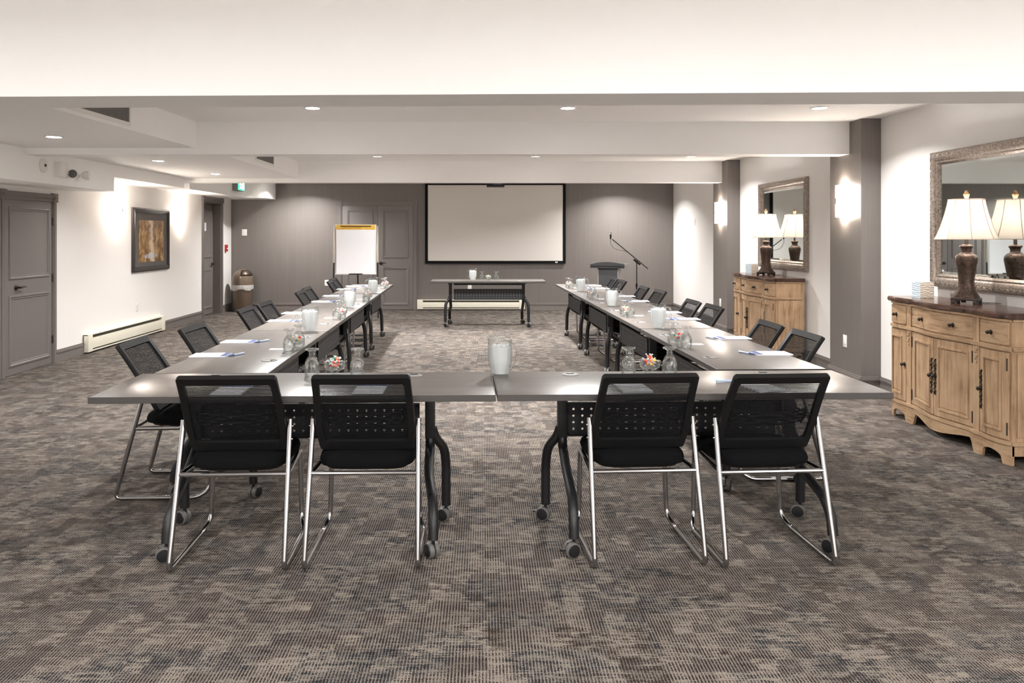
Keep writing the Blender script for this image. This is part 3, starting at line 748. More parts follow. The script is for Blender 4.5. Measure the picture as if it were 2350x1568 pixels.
# ------------------------------------------------------------------ chairs
def backpt(u, v, d=0.0):
    """u across, v 0..1 up the back, d forward"""
    y = -.035 - .225 * v - .012 * math.sin(PI * v) * -1; z = .485 + .368 * v
    n = Vector((0, .853, .52))
    return Vector((u, y - .10 * u * u * -1, z)) + n * d
def bw(v): return .215 + .011 * math.sin(min(v / .35, 1) * PI * .5) - .011 * max(0, (v - .35) / .65)
def make_chair():
    t = thing('stacking_chair', '', 'chair', (0, 0, 0), 0, 'black mesh-back meeting chairs')
    N = 72
    def loop(v0, v1, inset, r):
        pts = []; W_, V_ = .2, .368
        for cxs, cvs, a0 in ((1, 1, 0), (-1, 1, PI / 2), (-1, -1, PI), (1, -1, 1.5 * PI)):
            for q in range(8):
                a = a0 + PI / 2 * q / 7
                un = cxs * (1 - r / W_) + r / W_ * math.cos(a); v = (v1 - r / V_ if cvs > 0 else v0 + r / V_) + r / V_ * math.sin(a)
                pts.append((un, v))
            nx = {(1, 1): (-1, 1), (-1, 1): (-1, -1), (-1, -1): (1, -1), (1, -1): (1, 1)}[(cxs, cvs)]
            e0 = pts[-1]; a = a0 + PI / 2
            e1 = (nx[0] * (1 - r / W_) + r / W_ * math.cos(a), (v1 - r / V_ if nx[1] > 0 else v0 + r / V_) + r / V_ * math.sin(a))
            for q in range(1, 8): pts.append((e0[0] + (e1[0] - e0[0]) * q / 8, e0[1] + (e1[1] - e0[1]) * q / 8))
        return [(u * (bw(v) - inset), v) for u, v in pts]
    out, inn = loop(0, 1, 0, .011), loop(.115, .912, .031, .012)
    rg = [[backpt(u, v, -.009) for u, v in out], [backpt(u * .985, v, -.014) for u, v in out], [backpt(u, v, -.012) for u, v in inn],
          [backpt(u, v, .008) for u, v in inn], [backpt(u * .985, v, .012) for u, v in out], [backpt(u, v, .008) for u, v in out]]
    bf = obj('back_frame', MB().rings(rg, caps=False, closed=True), 'plastic', t)
    ms = MB(); rows = 42
    for k in range(rows):
        v = .115 + .80 * (k + .5) / rows; hv = .80 / rows * .37
        w_ = bw(v) - .026; seg = 6; vs = []
        for q in range(seg + 1):
            u = -w_ + 2 * w_ * q / seg
            vs += [backpt(u, v - hv, .001), backpt(u, v + hv, .001)]
        ms.add(vs, [[2 * q, 2 * q + 2, 2 * q + 3, 2 * q + 1] for q in range(seg)], 0, True)
    obj('back_mesh', ms, 'mesh', t, 'see-through horizontal mesh')
    lb = MB()
    for k in range(4):
        v0 = .47 - .05 * k
        lb.tube([backpt(-.17 + .34 * q / 10, v0 - .045 * math.sin(PI * q / 10), .016) for q in range(11)], .0055, 6)
    for s in (-1, 1): lb.tube([backpt(s * .17, .49, .016), backpt(s * .178, .40, .016), backpt(s * .165, .30, .016)], .007, 6)
    obj('lumbar_support', lb, 'plastic', t)
    st = MB(); rg = []
    def so(ins, z, dome=0):
        r_ = []
        for j in range(40):
            a = 2 * PI * j / 40; e = .38
            x = math.copysign(abs(math.cos(a)) ** e, math.cos(a)) * (.228 - ins); y = math.copysign(abs(math.sin(a)) ** e, math.sin(a)) * (.215 - ins)
            r_.append((x * (1 - .06 * max(0, -y / .228)), .095 + y, z - (.02 * max(0, (y - .1) / .13) ** 2)))
        return r_
    rg = [so(.02, .412), so(.004, .418), so(0, .436), so(.006, .456), so(.025, .470), so(.08, .476), so(.2, .478)]
    st.rings(rg); obj('seat', st, 'seat', t)
    obj('seat_pan', MB().rings([so(.03, .400), so(.025, .411)]), 'plastic', t)
    for s in (-1, 1):
        fr = MB().tube([(s * .2395, -.085, .630), (s * .247, -.25, .0135), (s * .247, .20, .0135), (s * .224, .262, .055), (s * .214, .275, .394), (s * .238, -.143, .396)], .0122, 12, .038)
        obj('side_frame', fr, 'chrome', t)
        obj('frame_bolt', MB().ball((s * .2515, -.094, .60), .006, 10, 6).ball((s * .252, -.108, .545), .006, 10, 6), 'chrome', t)
    obj('cross_bar', MB().tube([(-.2425, -.147, .400), (.2425, -.147, .400)], .0105, 10), 'chrome', t)
    obj('cross_bar', MB().tube([(-.214, .24, .392), (.214, .24, .392)], .0100, 10), 'chrome', t)
    return t
C0 = make_chair()
fr = [(-1.118, 3.615, 2.0, 'nearest the picture wall'), (-.535, 3.635, 1.0, 'beside the central gap, picture wall side'), (.722, 3.665, 3.5, 'beside the central gap, sideboard side'), (1.296, 3.66, 3.5, 'nearest the sideboards')]
for k, (x, y, a, n_) in enumerate(fr):
    lab = f'black mesh-back chair at the front tables, {n_}'
    if k == 0: C0.location = (x, y, 0); C0.rotation_euler = (0, 0, R(a)); C0['label'] = lab
    else: dup(C0, (x, y, 0), R(a), lab)
cl = [(-1.79, 4.55), (-1.72, 5.27), (-1.76, 6.58), (-1.75, 7.11), (-1.76, 8.55), (-1.82, 9.14), (-1.81, 10.48), (-1.88, 11.08)]
cr = [(1.79, 4.885), (1.77, 5.45), (1.77, 6.765), (1.73, 7.30), (1.73, 8.66), (1.68, 9.285), (1.65, 10.56), (1.64, 11.13)]
for k in range(8):
    q = ORD[k] + (' to' if k == 0 else ' from')
    jit = (2.5, -1, 1.5, 0, 2, 1, 3, 1)[k]
    dup(C0, (cl[k][0], cl[k][1], 0), -PI / 2 + R(jit), f'black mesh-back chair in the left row, {q} the front tables')
    dup(C0, (cr[k][0], cr[k][1], 0), PI / 2 + R(1.5 + (0, -1, 1, 0, 2, 0, 1, -1)[k]), f'black mesh-back chair in the right row, {q} the front tables')

# ------------------------------------------------------------------ pads, pens, cards
def make_pad():
    t = thing('notepad', '', 'notepad', (0, 0, 0), 0, 'white notepads on the tables')
    obj('pages', MB().span((-.07, -.107, .0005), (.07, .107, .007)), 'paper', t)
    obj('printed_band', MB().span((-.07, .073, .0068), (.07, .107, .0074)), 'blue', t, 'blue printed band')
    return t
def make_pen():
    t = thing('ballpoint_pen', '', 'pen', (0, 0, 0), 0, 'blue and white pens on the tables')
    obj('barrel', MB().tube([(-.02, 0, .0065), (.062, 0, .0065)], .0052, 10), 'pale_blue', t)
    obj('grip', MB().tube([(-.064, 0, .0065), (-.02, 0, .0065)], [.0035, .0057], 10), 'blue', t)
    obj('clip', MB().span((.02, -.0015, .0115), (.066, .0015, .0135)), 'white', t)
    return t
PD, PE = make_pad(), make_pen()
usedp = [False, False]
def put(proto, i, loc, rz, lab):
    if not usedp[i]:
        usedp[i] = True; proto.location = loc; proto.rotation_euler = (0, 0, rz); proto['label'] = lab; return proto
    return dup(proto, loc, rz, lab)
fp = [(-1.17, 3.63, 2), (-.527, 3.645, 1), (.709, 3.69, 4), (1.32, 3.70, 12)]
for k, (x, y, a) in enumerate(fp):
    n_ = fr[k][3]
    put(PD, 0, (x, y, TZ), R(a), f'white notepad on the front tables, {n_}')
    pp = [(-1.13, 3.765, 8), (-.50, 3.775, 178), (.69, 3.82, 184), (1.215, 3.85, 185)][k]
    put(PE, 1, (pp[0], pp[1], TZ + (.0078 if k < 3 else 0)), R(pp[2]), f'blue and white pen on the front tables, {n_}')
pl = [(-1.641, 4.69), (-1.655, 5.28), (-1.70, 6.567), (-1.745, 7.226), (-1.75, 8.477), (-1.79, 9.264), (-1.84, 10.4), (-1.83, 11.05)]
pr_ = [(1.764, 4.76), (1.762, 5.473), (1.753, 6.703), (1.74, 7.287), (1.71, 8.544), (1.69, 9.23), (1.60, 10.53), (1.59, 11.18)]
for k in range(8):
    q = ORD[k] + (' to' if k == 0 else ' from')
    put(PD, 0, (pl[k][0], pl[k][1], TZ), -PI / 2 + R((3, 0, 2, -3, 1, 0, 2, 0)[k]), f'white notepad on the left row of tables, {q} the front tables')
    put(PE, 1, (pl[k][0] + .155, pl[k][1] + .005, TZ), R((62, 58, 66, 70, 60, 66, 60, 58)[k]), f'blue pen on the left row of tables, {q} the front tables')
    put(PD, 0, (pr_[k][0], pr_[k][1], TZ), PI / 2 + R((1, 3, 0, 2, -2, 0, 1, 0)[k]), f'white notepad on the right row of tables, {q} the front tables')
    put(PE, 1, (pr_[k][0] - .15, pr_[k][1] - .0, TZ), R((118, 112, 120, 116, 118, 120, 116, 118)[k]), f'blue pen on the right row of tables, {q} the front tables')
tabn = ['nearest table', 'second table', 'third table', 'farthest table']
def card(x, y, lab):
    o = obj('paper_card', MB().span((-.045, -.026, 0), (.045, .026, .0022)), 'paper', None, None, (x, y, TZ), R(random.uniform(-6, 6)))
    tag(o, lab, 'card', 'small cards beside the goblets')
    obj('printed_mark', MB().span((.008, -.006, .0021), (.02, .008, .0025)), 'brownprint', o, 'dark printed mark')
for k, (x, y) in enumerate(((-1.31, 4.95), (-1.345, 6.815), (-1.378, 8.76), (-1.42, 10.75))): card(x, y, f'small white card beside the goblets, {tabn[k]} of the left row')
for k, (x, y) in enumerate(((1.418, 5.175), (1.40, 7.0), (1.335, 8.85), (1.29, 10.7))): card(x, y, f'small white card beside the goblets, {tabn[k]} of the right row')

# ------------------------------------------------------------------ glassware
def make_goblet():
    o = [(.0360, .0), (.0380, .014), (.0392, .032), (.0382, .054), (.0335, .076), (.0245, .094), (.0150, .105), (.0135, .109), (.0158, .113), (.0132, .117), (.0150, .121), (.0142, .125), (.0215, .131), (.0350, .1365), (.0358, .140), (.0342, .1425), (.002, .143)]
    i = [(.002, .0955), (.014, .094), (.0305, .075), (.0358, .054), (.0370, .032), (.0358, .014), (.0340, .0)]
    return MB().lathe(o + i, 32, closed=True, smooth=True)
GOB = None
def goblet(x, y, lab):
    global GOB
    if GOB is None:
        GOB = obj('water_goblet', make_goblet(), 'goblet', ang=60); o = GOB
    else: o = GOB.copy(); C.objects.link(o)
    o.location = (x, y, TZ + .0005); tag(o, lab, 'glass', 'upturned water goblets')
PIT = None
def pitcher(x, y, a, lab):
    global PIT
    if PIT is None:
        t = thing('water_pitcher', '', 'pitcher', (0, 0, 0), 0, 'iced water pitchers')
        n = 36
        prof = [(.002, .004), (.042, .003), (.045, .0), (.047, .006), (.050, .03), (.060, .064), (.0615, .075), (.062, .12), (.0625, .17), (.0630, .185), (.0640, .188),
                (.0625, .189), (.0600, .186), (.0595, .17), (.0590, .12), (.0585, .077), (.057, .066), (.047, .034), (.043, .012), (.002, .010)]
        rr = []
        for (r, z) in prof:
            ring = []
            for j in range(n):
                th = 2 * PI * j / n
                sp = math.exp(-((th - PI) / .85) ** 2) if z > .15 else 0
                k = max(0, (z - .15) / .039) * sp
                fl = 1 + (.012 * math.cos(12 * th) if .02 < z < .15 else 0)
                ring.append(((r * fl + .011 * k) * math.cos(th), (r * fl) * math.sin(th), z + .019 * k))
            rr.append(ring)
        obj('jug_body', MB().rings(rr), 'thinglass', t, ang=60)
        obj('handle', MB().tube([(.058, 0, .160), (.070, 0, .167), (.084, 0, .164), (.094, 0, .150), (.098, 0, .125), (.096, 0, .10), (.088, 0, .078), (.075, 0, .060), (.056, 0, .048)], .0072, 10), 'glass', t, ang=60)
        wt = [(.002, .0105), (.0425, .0125), (.0465, .034), (.0563, .066), (.0578, .077), (.0583, .12), (.0587, .152), (.002, .153)]
        obj('iced_water', MB().lathe(wt, 36), 'water', t, 'cloudy iced water')
        ic = MB()
        for q in range(9):
            an = q * 2.4; mt = Matrix.Translation((.012 * q ** .6 * math.cos(an), .012 * q ** .6 * math.sin(an), .152 + .002 * (q % 3))) @ Matrix.Rotation(an, 4, 'Z') @ Matrix.Rotation(.5, 4, 'X')
            ic.box((0, 0, 0), (.019, .017, .015), .004, mtx=mt)
        i_ = obj('ice', ic, 'water', t); i_['kind'] = 'stuff'
        PIT = t; t.location = (x, y, TZ + .0005); t.rotation_euler = (0, 0, a); t['label'] = lab
    else: dup(PIT, (x, y, TZ + .0005), a, lab)
pitcher(.09, 4.03, -.5, 'iced water pitcher standing at the middle of the front tables')
for k, (x, y) in enumerate(((-1.30, 5.85), (-1.333, 7.79), (-1.375, 9.75))): pitcher(x, y, PI + (.15, -.1, .1)[k], f'iced water pitcher on the left row, {["nearest to", "second from", "third from"][k]} the front tables')
for k, (x, y) in enumerate(((1.36, 6.03), (1.31, 7.9), (1.257, 10.0))): pitcher(x, y, (.05, -.3, -.1)[k], f'iced water pitcher on the right row, {["nearest to", "second from", "third from"][k]} the front tables')
pitcher(-.16, 12.45, PI, 'iced water pitcher on the table before the screen')
BWL = None
def bowl(x, y, lab):
    global BWL
    if BWL is None:
        pf = [(.002, .002), (.028, .0), (.030, .003), (.026, .008), (.013, .013), (.0125, .019), (.022, .026), (.040, .034), (.0455, .042), (.0475, .062), (.0495, .068),
              (.0470, .068), (.0450, .060), (.0430, .044), (.038, .038), (.02, .031), (.002, .030)]
        pf = [(r_ * 1.14, z_ * 1.12) for r_, z_ in pf]
        BWL = obj('candy_dish', MB().lathe(pf, 32), 'goblet', ang=60); o = BWL
    else: o = BWL.copy(); C.objects.link(o)
    o.location = (x, y, TZ + .0005); tag(o, lab, 'dish', 'footed glass candy dishes')
CAN = {}
def candy(x, y, z, col, where):
    if col not in CAN:
        root = obj('wrapped_candy', MB().ball((0, 0, 0), (.0125, .0085, .0085), 12, 8), col + 'sweet')
        wr = MB()
        for s in (-1, 1):
            pts = []
            for j in range(9):
                a = -.85 + 1.7 * j / 8
                pts.append((s * (.009 + .0175 * math.cos(a)), .0175 * math.sin(a), .0035 * (-1) ** j))
            pts2 = [(p_[0], p_[1], p_[2] + .0012) for p_ in pts]; c0 = (s * .010, 0, 0)
            wr.add([c0] + pts + pts2, [[0, j + 1, j + 2] for j in range(8)] + [[0, j + 11, j + 10] for j in range(8)] + [[j + 1, j + 10, j + 11, j + 2] for j in range(8)])
            wr.tube([(s * .0095, 0, 0), (s * .013, 0, 0)], [.006, .003], 8)
        obj('wrapper', wr, 'wrap', root, 'twisted clear wrapper ends')
        CAN[col] = root; o = root
    else:
        o = CAN[col].copy(); C.objects.link(o)
        for ch in CAN[col].children:
            c_ = ch.copy(); C.objects.link(c_); c_.parent = o
    o.location = (x, y, z); o.rotation_euler = (random.uniform(-.7, .7), random.uniform(-.9, .9), random.uniform(0, 2 * PI))
    o.scale = (.88, .88, .88)
    tag(o, f'{col} wrapped candy in the dish {where}', 'candy', f'{col} candies in the dish {where}')
def setting(g1, g2, b, where, cols, n):
    goblet(*g1, f'upturned water goblet {where}, nearer the camera' if abs(g1[1] - g2[1]) > .1 else f'upturned water goblet {where}, left of its candy dish')
    goblet(*g2, f'upturned water goblet {where}, farther from the camera' if abs(g1[1] - g2[1]) > .1 else f'upturned water goblet {where}, right of its candy dish')
    bowl(*b, f'footed glass candy dish {where}')
    for k in range(n):
        lay = 0 if k < 5 else (1 if k < 10 else 2); r = (.016, .024, .011)[lay]; a = k * 2.51 + lay
        candy(b[0] + r * math.cos(a), b[1] + r * math.sin(a), TZ + (.060, .076, .092)[lay] + .003 * (k % 2), cols[k % len(cols)], where)
A_ = ['red', 'green', 'orange', 'yellow']
setting((-.878, 4.0), (-.645, 4.005), (-.76, 3.99), 'on the front tables, picture wall half', ['red', 'green', 'orange', 'green', 'red'], 13)
setting((.757, 4.045), (.972, 4.05), (.866, 4.035), 'on the front tables, sideboard half', ['orange', 'red', 'yellow', 'green', 'orange'], 13)
SL = [((-1.204, 4.84), (-1.193, 5.05), (-1.185, 4.945)), ((-1.251, 6.67), (-1.25, 6.9), (-1.235, 6.785)), ((-1.276, 8.5), (-1.30, 8.72), (-1.275, 8.61)), ((-1.35, 10.55), (-1.35, 10.78), (-1.34, 10.66))]
SR = [((1.302, 4.985), (1.27, 5.19), (1.272, 5.085)), ((1.295, 6.83), (1.28, 7.05), (1.275, 6.94)), ((1.26, 8.73), (1.235, 8.95), (1.238, 8.84)), ((1.19, 10.5), (1.175, 10.72), (1.172, 10.61))]
CS = [['yellow', 'red', 'green'], ['red', 'orange', 'red'], ['green', 'red', 'yellow'], ['orange', 'red', 'orange']]
CR = [['green', 'orange', 'red'], ['orange', 'red', 'yellow'], ['red', 'orange', 'green'], ['orange', 'yellow', 'red']]
for k in range(4):
    setting(*SL[k], f'on the {tabn[k]} of the left row', CS[k], 9)
    setting(*SR[k], f'on the {tabn[k]} of the right row', CR[k], 9)
setting((-.014, 12.5), (.217, 12.5), (.09, 12.47), 'on the table before the screen', ['yellow', 'red', 'green'], 7)

# ------------------------------------------------------------------ mirrors
def mirror(label, along):
    t = wallthing('wall_mirror', label, 'mirror', 'R', along, 1.595, .014)
    t.rotation_euler.z += R(.85)
    w_, h_ = .74, .545
    fr_ = MB().sweepframe(-w_, w_, -h_, h_, [(0, 0), (0, .03), (.012, .042), (.04, .046), (.062, .036), (.075, .022), (.088, .026), (.098, .016), (.105, .008), (.105, 0)])
    k = 0
    def bead(x, z, ang):
        mt = Matrix.Translation((x, -.043, z)) @ Matrix.Rotation(ang, 4, 'Y')
        fr_.ball((0, 0, 0), (.013, .006, .0055), 6, 4, 0, mt)
    for q in range(46):
        x = -w_ + .03 + (2 * w_ - .06) * q / 45
        for z in (-h_ + .030, h_ - .030): bead(x, z, .7 if q % 2 else -.7)
    for q in range(34):
        z = -h_ + .03 + (2 * h_ - .06) * q / 33
        for x in (-w_ + .030, w_ - .030): bead(x, z, .9 if q % 2 else -.9)
    obj('carved_frame', fr_, 'gilt', t)
    g = MB(); b = .025
    o_ = [(-w_ + .1, -.006, -h_ + .1), (w_ - .1, -.006, -h_ + .1), (w_ - .1, -.006, h_ - .1), (-w_ + .1, -.006, h_ - .1)]
    i_ = [(-w_ + .1 + b, -.0105, -h_ + .1 + b), (w_ - .1 - b, -.0105, -h_ + .1 + b), (w_ - .1 - b, -.0105, h_ - .1 - b), (-w_ + .1 + b, -.0105, h_ - .1 - b)]
    back = [(p_[0], -.001, p_[2]) for p_ in o_]
    g.add(back + o_ + i_, [[3, 2, 1, 0], [8, 9, 10, 11]] + [[4 + j, 4 + (j + 1) % 4, 8 + (j + 1) % 4, 8 + j] for j in range(4)] + [[j, (j + 1) % 4, 4 + (j + 1) % 4, 4 + j] for j in range(4)])
    obj('mirror_glass', g, 'mirror', t)
mirror('carved frame mirror above the nearer sideboard', 5.66)
mirror('carved frame mirror above the farther sideboard', 9.65)

# ------------------------------------------------------------------ sideboards
def dep(x):
    a = abs(x)
    if a < .38: return .352 + .05 * (.5 + .5 * math.cos(PI * a / .38))
    if a <= .45: return .360
    u = (a - .45) / .27
    return .354 - .022 * u + .020 * math.sin(PI * u)
def curved(mb, x0, x1, z0, z1, o0, o1, n=14, mat=0, zb=None):
    rr = []
    for k in range(n + 1):
        x = x0 + (x1 - x0) * k / n; d = dep(x)
        lo = zb(x) if zb else z0
        rr.append([(x, -d - o0, lo), (x, -d - o1, lo), (x, -d - o1, z1), (x, -d - o0, z1)])
    return mb.rings(rr, mat, True, True)
def make_sideboard():
    t = thing('sideboard', '', 'sideboard', (XR - .045, 5.66, 0), -PI / 2, 'washed pine sideboards')
    n = 40
    front = [(-.72 + 1.44 * k / n, -dep(-.72 + 1.44 * k / n) + .002) for k in range(n + 1)]
    obj('carcass', MB().prism([(.72, 0), (-.72, 0)] + front, .13, .93), 'pine', t)
    ov = [(-.745 + 1.49 * k / 60, -dep(max(-.72, min(.72, -.745 + 1.49 * k / 60))) - .028) for k in range(61)]
    top = MB()
    P = [(.745, .0), (-.745, .0)] + ov
    Q = [(x * .992, min(0, y + .009)) for x, y in P]
    rr = [[(x, y, z) for x, y in pp] for pp, z in ((Q, .930), (P, .940), (P, .957), (Q, .970))]
    top.rings(rr, smooth=True); obj('worktop', top, 'walnut', t, 'dark polished top')
    wm = MB(); curved(wm, -.72, .72, .728, .752, 0, .016, 60); curved(wm, -.72, .72, .722, .730, 0, .008, 60); curved(wm, -.72, .72, .915, .931, 0, .012, 60)
    for s in (-1, 1):
        wm.span((s * .72, -.33, .728), (s * .734, -.02, .752)); wm.span((s * .72, -.33, .915), (s * .732, -.02, .931))
    obj('moulding', wm, 'pineh', t)
    def zbf(x):
        a = abs(x)
        if a > .66: return 0.0
        if a > .47: return .03 + .045 * math.sin(PI * (a - .47) / .19) ** .5
        if a > .37: return 0.0
        u = a / .37
        return .085 - .04 * math.cos(PI * u * .5) ** 2 if u < .92 else .085 * max(0, (1 - u) / .08)
    ap = MB(); curved(ap, -.722, .722, 0, .135, -.014, .004, 120, 0, zbf); curved(ap, -.722, .722, .128, .152, -.004, .014, 60); 
    for s in (-1, 1):
        ap.span((s * .722, -.335, .128), (s * .736, -.02, .152)); ap.span((s * .705, -.33, .06), (s * .722, -.03, .135)); ap.span((s * .67, -.09, 0), (s * .722, -.02, .08))
    obj('apron', ap, 'pineh', t)
    pil = MB()
    for s in (-1, 1):
        curved(pil, s * .415 - .032, s * .415 + .032, .152, .722, 0, .006, 4); curved(pil, s * .415 - .030, s * .415 + .030, .752, .915, 0, .006, 4)
        for q in range(5):
            zz = .705 - .022 * q
            pil.ball((s * .415 + .006 * (-1) ** q, -dep(s * .415) - .008, zz), (.014 - .002 * q, .006, .013), 8, 5)
    obj('pilaster', pil, 'pine', t)
    def knob(par, x, z):
        mt = Matrix.Translation((x, -dep(x) - .010, z)) @ Matrix.Rotation(PI / 2, 4, 'X')
        obj('knob', MB().lathe([(.016, 0), (.016, .003), (.006, .006), (.006, .014), (.013, .020), (.014, .026), (.008, .032), (.002, .033)], 14, mtx=mt), 'iron', par)
    for x0, x1, ks in ((-.705, -.455, (-.58,)), (-.375, .375, (-.19, .19)), (.455, .705, (.58,))):
        m_ = MB(); curved(m_, x0, x1, .765, .903, .0, .010, 24)
        d_ = obj('drawer', m_, 'pineh', t)
        for k_ in ks: knob(d_, k_, .834)
    def dr(x0, x1, hx, big):
        m_ = MB(); z0, z1 = .162, .715; b = .045
        curved(m_, x0, x1, z0, z1, .0, .006, 20)
        for a0, a1, c0, c1 in ((x0, x1, z1 - b, z1), (x0, x1, z0, z0 + b), (x0, x0 + b, z0 + b, z1 - b), (x1 - b, x1, z0 + b, z1 - b)): curved(m_, a0, a1, c0, c1, .006, .010, 3 if a1 - a0 < .06 else 12)
        e = b
        for a0, a1, c0, c1 in ((x0 + e, x1 - e, z1 - e - .014, z1 - e), (x0 + e, x1 - e, z0 + e, z0 + e + .014), (x0 + e, x0 + e + .012, z0 + e + .0142, z1 - e - .0142), (x1 - e - .012, x1 - e, z0 + e + .0142, z1 - e - .0142)): curved(m_, a0, a1, c0, c1, .006, .017, 2 if a1 - a0 < .02 else 12)
        curved(m_, x0 + e + .022, x1 - e - .022, z0 + e + .026, z1 - e - .026, .006, .010, 12)
        d_ = obj('door', m_, 'pine', t)
        if big:
            h = MB(); y = -dep(hx) - .012
            for q in range(12):
                zz = .325 + .235 * q / 11; h.tube([(hx + .011 * math.cos(q * 2.1 + a_ * .9), y - .002, zz + .012 * math.sin(a_ * .9)) for a_ in range(7)], .0032, 5)
            h.tube([(hx, y, .315), (hx, y, .57)], .004, 6)
            obj('escutcheon', h, 'iron', d_); knob(d_, hx, .445)
            for q in (.23, .64):
                xx = x0 + .004 if abs(hx - x1) < abs(hx - x0) else x1 - .004
                obj('hinge', MB().tube([(xx, -dep(xx) - .012, q - .04), (xx, -dep(xx) - .012, q + .04)], .004, 6), 'iron', d_)
        else:
            knob(d_, hx, .45)
    # local +x points towards the camera
    dr(-.705, -.455, -.472, False); dr(-.375, -.003, -.022, True); dr(.003, .375, .022, True); dr(.455, .705, .474, True)
    for s in (-1, 1):
        sp = MB().span((s * .72, -.31, .19), (s * .726, -.03, .70)); sp.sweepframe(-.31, -.03, .19, .70, [(0, 0), (0, .008), (.03, .008), (.034, 0)], mtx=Matrix.Translation((s * .72, 0, 0)) @ Matrix.Rotation(s * PI / 2, 4, 'Z') @ Matrix.Translation((0, 0, 0)))
        obj('side_panel', MB().span((s * .72, -.30, .18), (s * .727, -.04, .71), .002), 'pine', t)
    return t
S0 = make_sideboard(); S0['label'] = 'washed pine sideboard with dark top beside the nearer column'
dup(S0, (XR - .045, 9.65, 0), -PI / 2, 'washed pine sideboard with dark top between the two columns')
STZ = .9705

# ------------------------------------------------------------------ lamps and tissue boxes
def make_lamp():
    t = thing('table_lamp', '', 'lamp', (0, 0, 0), 0, 'bronze table lamps')
    st = MB(); st.span((-.082, -.082, .022), (.082, .082, .038), .003)
    for sx in (-1, 1):
        for sy in (-1, 1): st.span((sx * .082, sy * .082, 0), (sx * .058, sy * .058, .024), .002)
        st.span((sx * .015, -.082, .010), (sx * -.015, -.075, .024))
    for sx in (-1, 1): st.span((sx * .082 - .004 * sx, -.02, .006), (sx * .078 - .012 * sx, .02, .024))
    obj('foot_stand', st, 'darkwood', t)
    rr = []
    for r, z, e in ((.092, .038, .25), (.090, .048, .25), (.066, .085, .4), (.052, .125, .6), (.050, .16, .8), (.056, .22, 1), (.066, .28, 1), (.072, .315, 1), (.070, .34, 1), (.056, .357, 1), (.046, .362, 1), (.034, .372, 1), (.032, .385, 1), (.036, .40, 1), (.045, .412, 1), (.043, .420, 1), (.018, .430, 1)):
        ring = []
        for j in range(32):
            a = 2 * PI * j / 32; x, y = math.copysign(abs(math.cos(a)) ** e, math.cos(a)), math.copysign(abs(math.sin(a)) ** e, math.sin(a))
            s_ = .82 if e < .5 else 1
            ring.append((x * r * s_, y * r * s_, z))
        rr.append(ring)
    obj('vase_body', MB().rings(rr), 'vase', t)
    obj('lamp_neck', MB().tube([(0, 0, .428), (0, 0, .47)], .012, 12), 'bronze', t)
    obj('bulb', MB().lathe([(.012, .47), (.016, .50), (.028, .545), (.022, .575), (.003, .588)], 16), emit('lit_bulb', rgb(255, 240, 222), 12.0), t)
    sh = [(.204, .468), (.192, .49), (.165, .56), (.138, .65), (.122, .72), (.116, .756)]
    shi = [(r - .002, z) for r, z in sh][::-1]
    o = obj('lamp_shade', MB().lathe(sh + shi, 8, closed=True, smooth=False, ph=PI / 8), 'shade', t, 'white panelled bell shade')
    tr = MB()
    for j in range(8):
        a = PI / 8 + j * PI / 4; tr.tube([((r + .001) * math.cos(a), (r + .001) * math.sin(a), z) for r, z in sh], .0024, 6)
    for r, z in (sh[0], sh[-1]):
        q = [((r + .001) * math.cos(PI / 8 + j * PI / 4), (r + .001) * math.sin(PI / 8 + j * PI / 4), z) for j in range(8)]
        for j in range(8): tr.tube([q[j], q[(j + 1) % 8]], .004, 6)
    obj('piping', tr, 'shade', o)
    obj('harp', MB().tube([(0, .012, .47), (0, .055, .56), (0, .05, .66), (0, 0, .752)], .002, 6, .03).tube([(0, -.012, .47), (0, -.055, .56), (0, -.05, .66), (0, 0, .752)], .002, 6, .03).tube([(-.114, 0, .752), (.114, 0, .752)], .002, 6), 'bronze', t)
    obj('finial', MB().lathe([(.008, .752), (.012, .765), (.020, .785), (.021, .797), (.012, .803), (.014, .808), (.008, .82), (.002, .824)], 14), 'finial', t, 'amber finial')
    obj('cord', MB().tube([(.08, .05, .004), (.12, .09, .004), (.17, .10, .004), (.20, .07, .004)], .0025, 6, .03), 'iron', t)
    for z_, e_ in ((.60, 9.0),):
        ld = bpy.data.lights.new('lamp_glow', 'POINT'); ld.energy = e_; ld.shadow_soft_size = .035; ld.color = (1, .965, .93)
        lo = bpy.data.objects.new('lamp_glow', ld); C.objects.link(lo); lo.parent = t; lo.location = (0, 0, .64)
    return t
L0 = make_lamp(); L0.location = (3.53, 5.68, STZ); L0.rotation_euler = (0, 0, R(-90 + 45)); L0['label'] = 'lit bronze vase lamp on the nearer sideboard'
dup(L0, (3.53, 9.70, STZ), R(-90 + 43), 'lit bronze vase lamp on the farther sideboard')
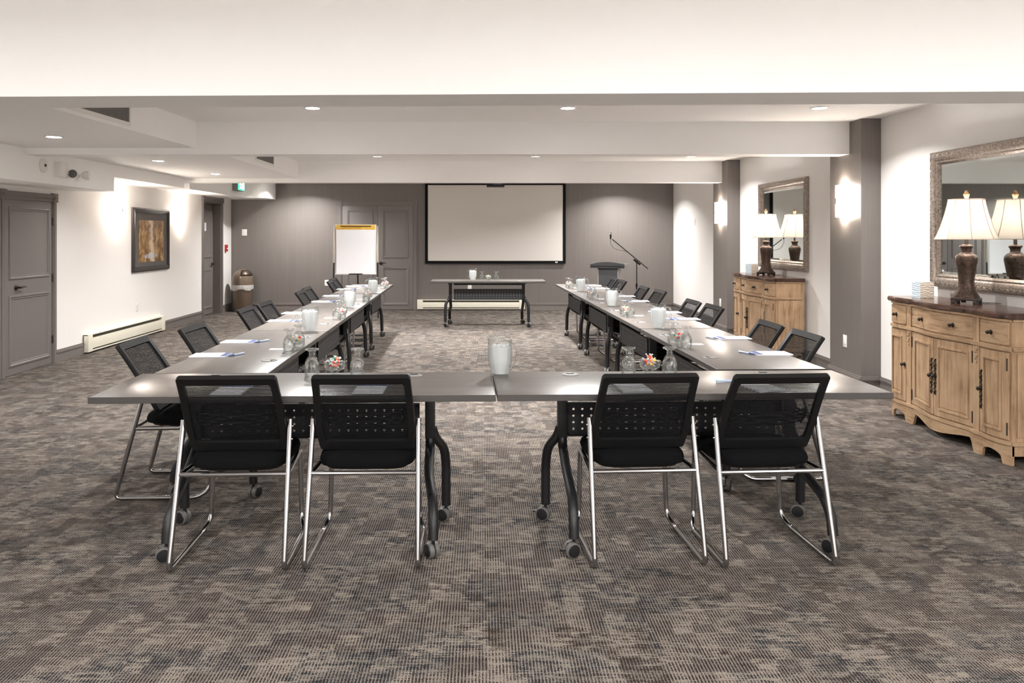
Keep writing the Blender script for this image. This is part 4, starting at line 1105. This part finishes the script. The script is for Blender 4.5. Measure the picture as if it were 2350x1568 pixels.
def tissue(label, x, y, rz):
    t = thing('tissue_box', label, 'tissue box', (x, y, STZ), rz)
    bx = MB()
    for (a, b, m_) in (((-.056, -.056), (.056, -.056), 0), ((.056, -.056), (.056, .056), 1), ((.056, .056), (-.056, .056), 0), ((-.056, .056), (-.056, -.056), 1)):
        bx.add([(a[0], a[1], .0005), (b[0], b[1], .0005), (b[0], b[1], .125), (a[0], a[1], .125)], [[0, 1, 2, 3]], m_)
    bx.add([(-.056, -.056, .125), (.056, -.056, .125), (.056, .056, .125), (-.056, .056, .125)], [[0, 1, 2, 3]], 0)
    bx.add([(-.056, -.056, .0005), (.056, -.056, .0005), (.056, .056, .0005), (-.056, .056, .0005)], [[3, 2, 1, 0]], 0)
    obj('carton', bx, ['tissue_taupe', 'tissue_blue'], t)
    ts = MB(); n = 20; rr = []
    for i, (r, z) in enumerate(((.030, .1255), (.034, .135), (.026, .150), (.012, .165), (.003, .172))):
        rr.append([((r * (1.2 + .35 * math.sin(3 * a + i))) * math.cos(a), r * (.55 + .2 * math.cos(4 * a + i)) * math.sin(a), z + .004 * math.sin(5 * a)) for a in [2 * PI * j / n for j in range(n)]])
    ts.rings(rr); obj('tissue', ts, 'paper', t, 'white tissue standing up')
tissue('blue and taupe wave-patterned tissue box on the nearer sideboard', 3.50, 6.19, R(3))
tissue('blue and taupe wave-patterned tissue box on the farther sideboard', 3.50, 10.12, R(22))

# ------------------------------------------------------------------ camera, world, view
cam = bpy.data.cameras.new('camera'); co = bpy.data.objects.new('camera', cam); C.objects.link(co)
co.location = (0, 0, 1.466); co.rotation_euler = (PI / 2, 0, 0)
cam.sensor_width = 36; cam.lens = 36 * 1786 / 2350
cam.shift_x = (1175 - 1108) / 2350; cam.shift_y = (540 - 784) / 2350
cam.clip_start = .05; cam.clip_end = 60
SC.camera = co
wd = bpy.data.worlds.new('world'); SC.world = wd; wd.use_nodes = True
wd.node_tree.nodes['Background'].inputs[0].default_value = (.05, .05, .05, 1)
vs_ = SC.view_settings; vs_.view_transform = 'Standard'; vs_.look = 'None'; vs_.gamma = 1.0; vs_.use_curve_mapping = False
vs_.exposure = 1.12
cy = SC.cycles
cy.max_bounces = 10; cy.diffuse_bounces = 5; cy.glossy_bounces = 5; cy.transmission_bounces = 8; cy.transparent_max_bounces = 16
cy.caustics_reflective = False; cy.caustics_refractive = False; cy.sample_clamp_indirect = 6.0
cy.use_denoising = True
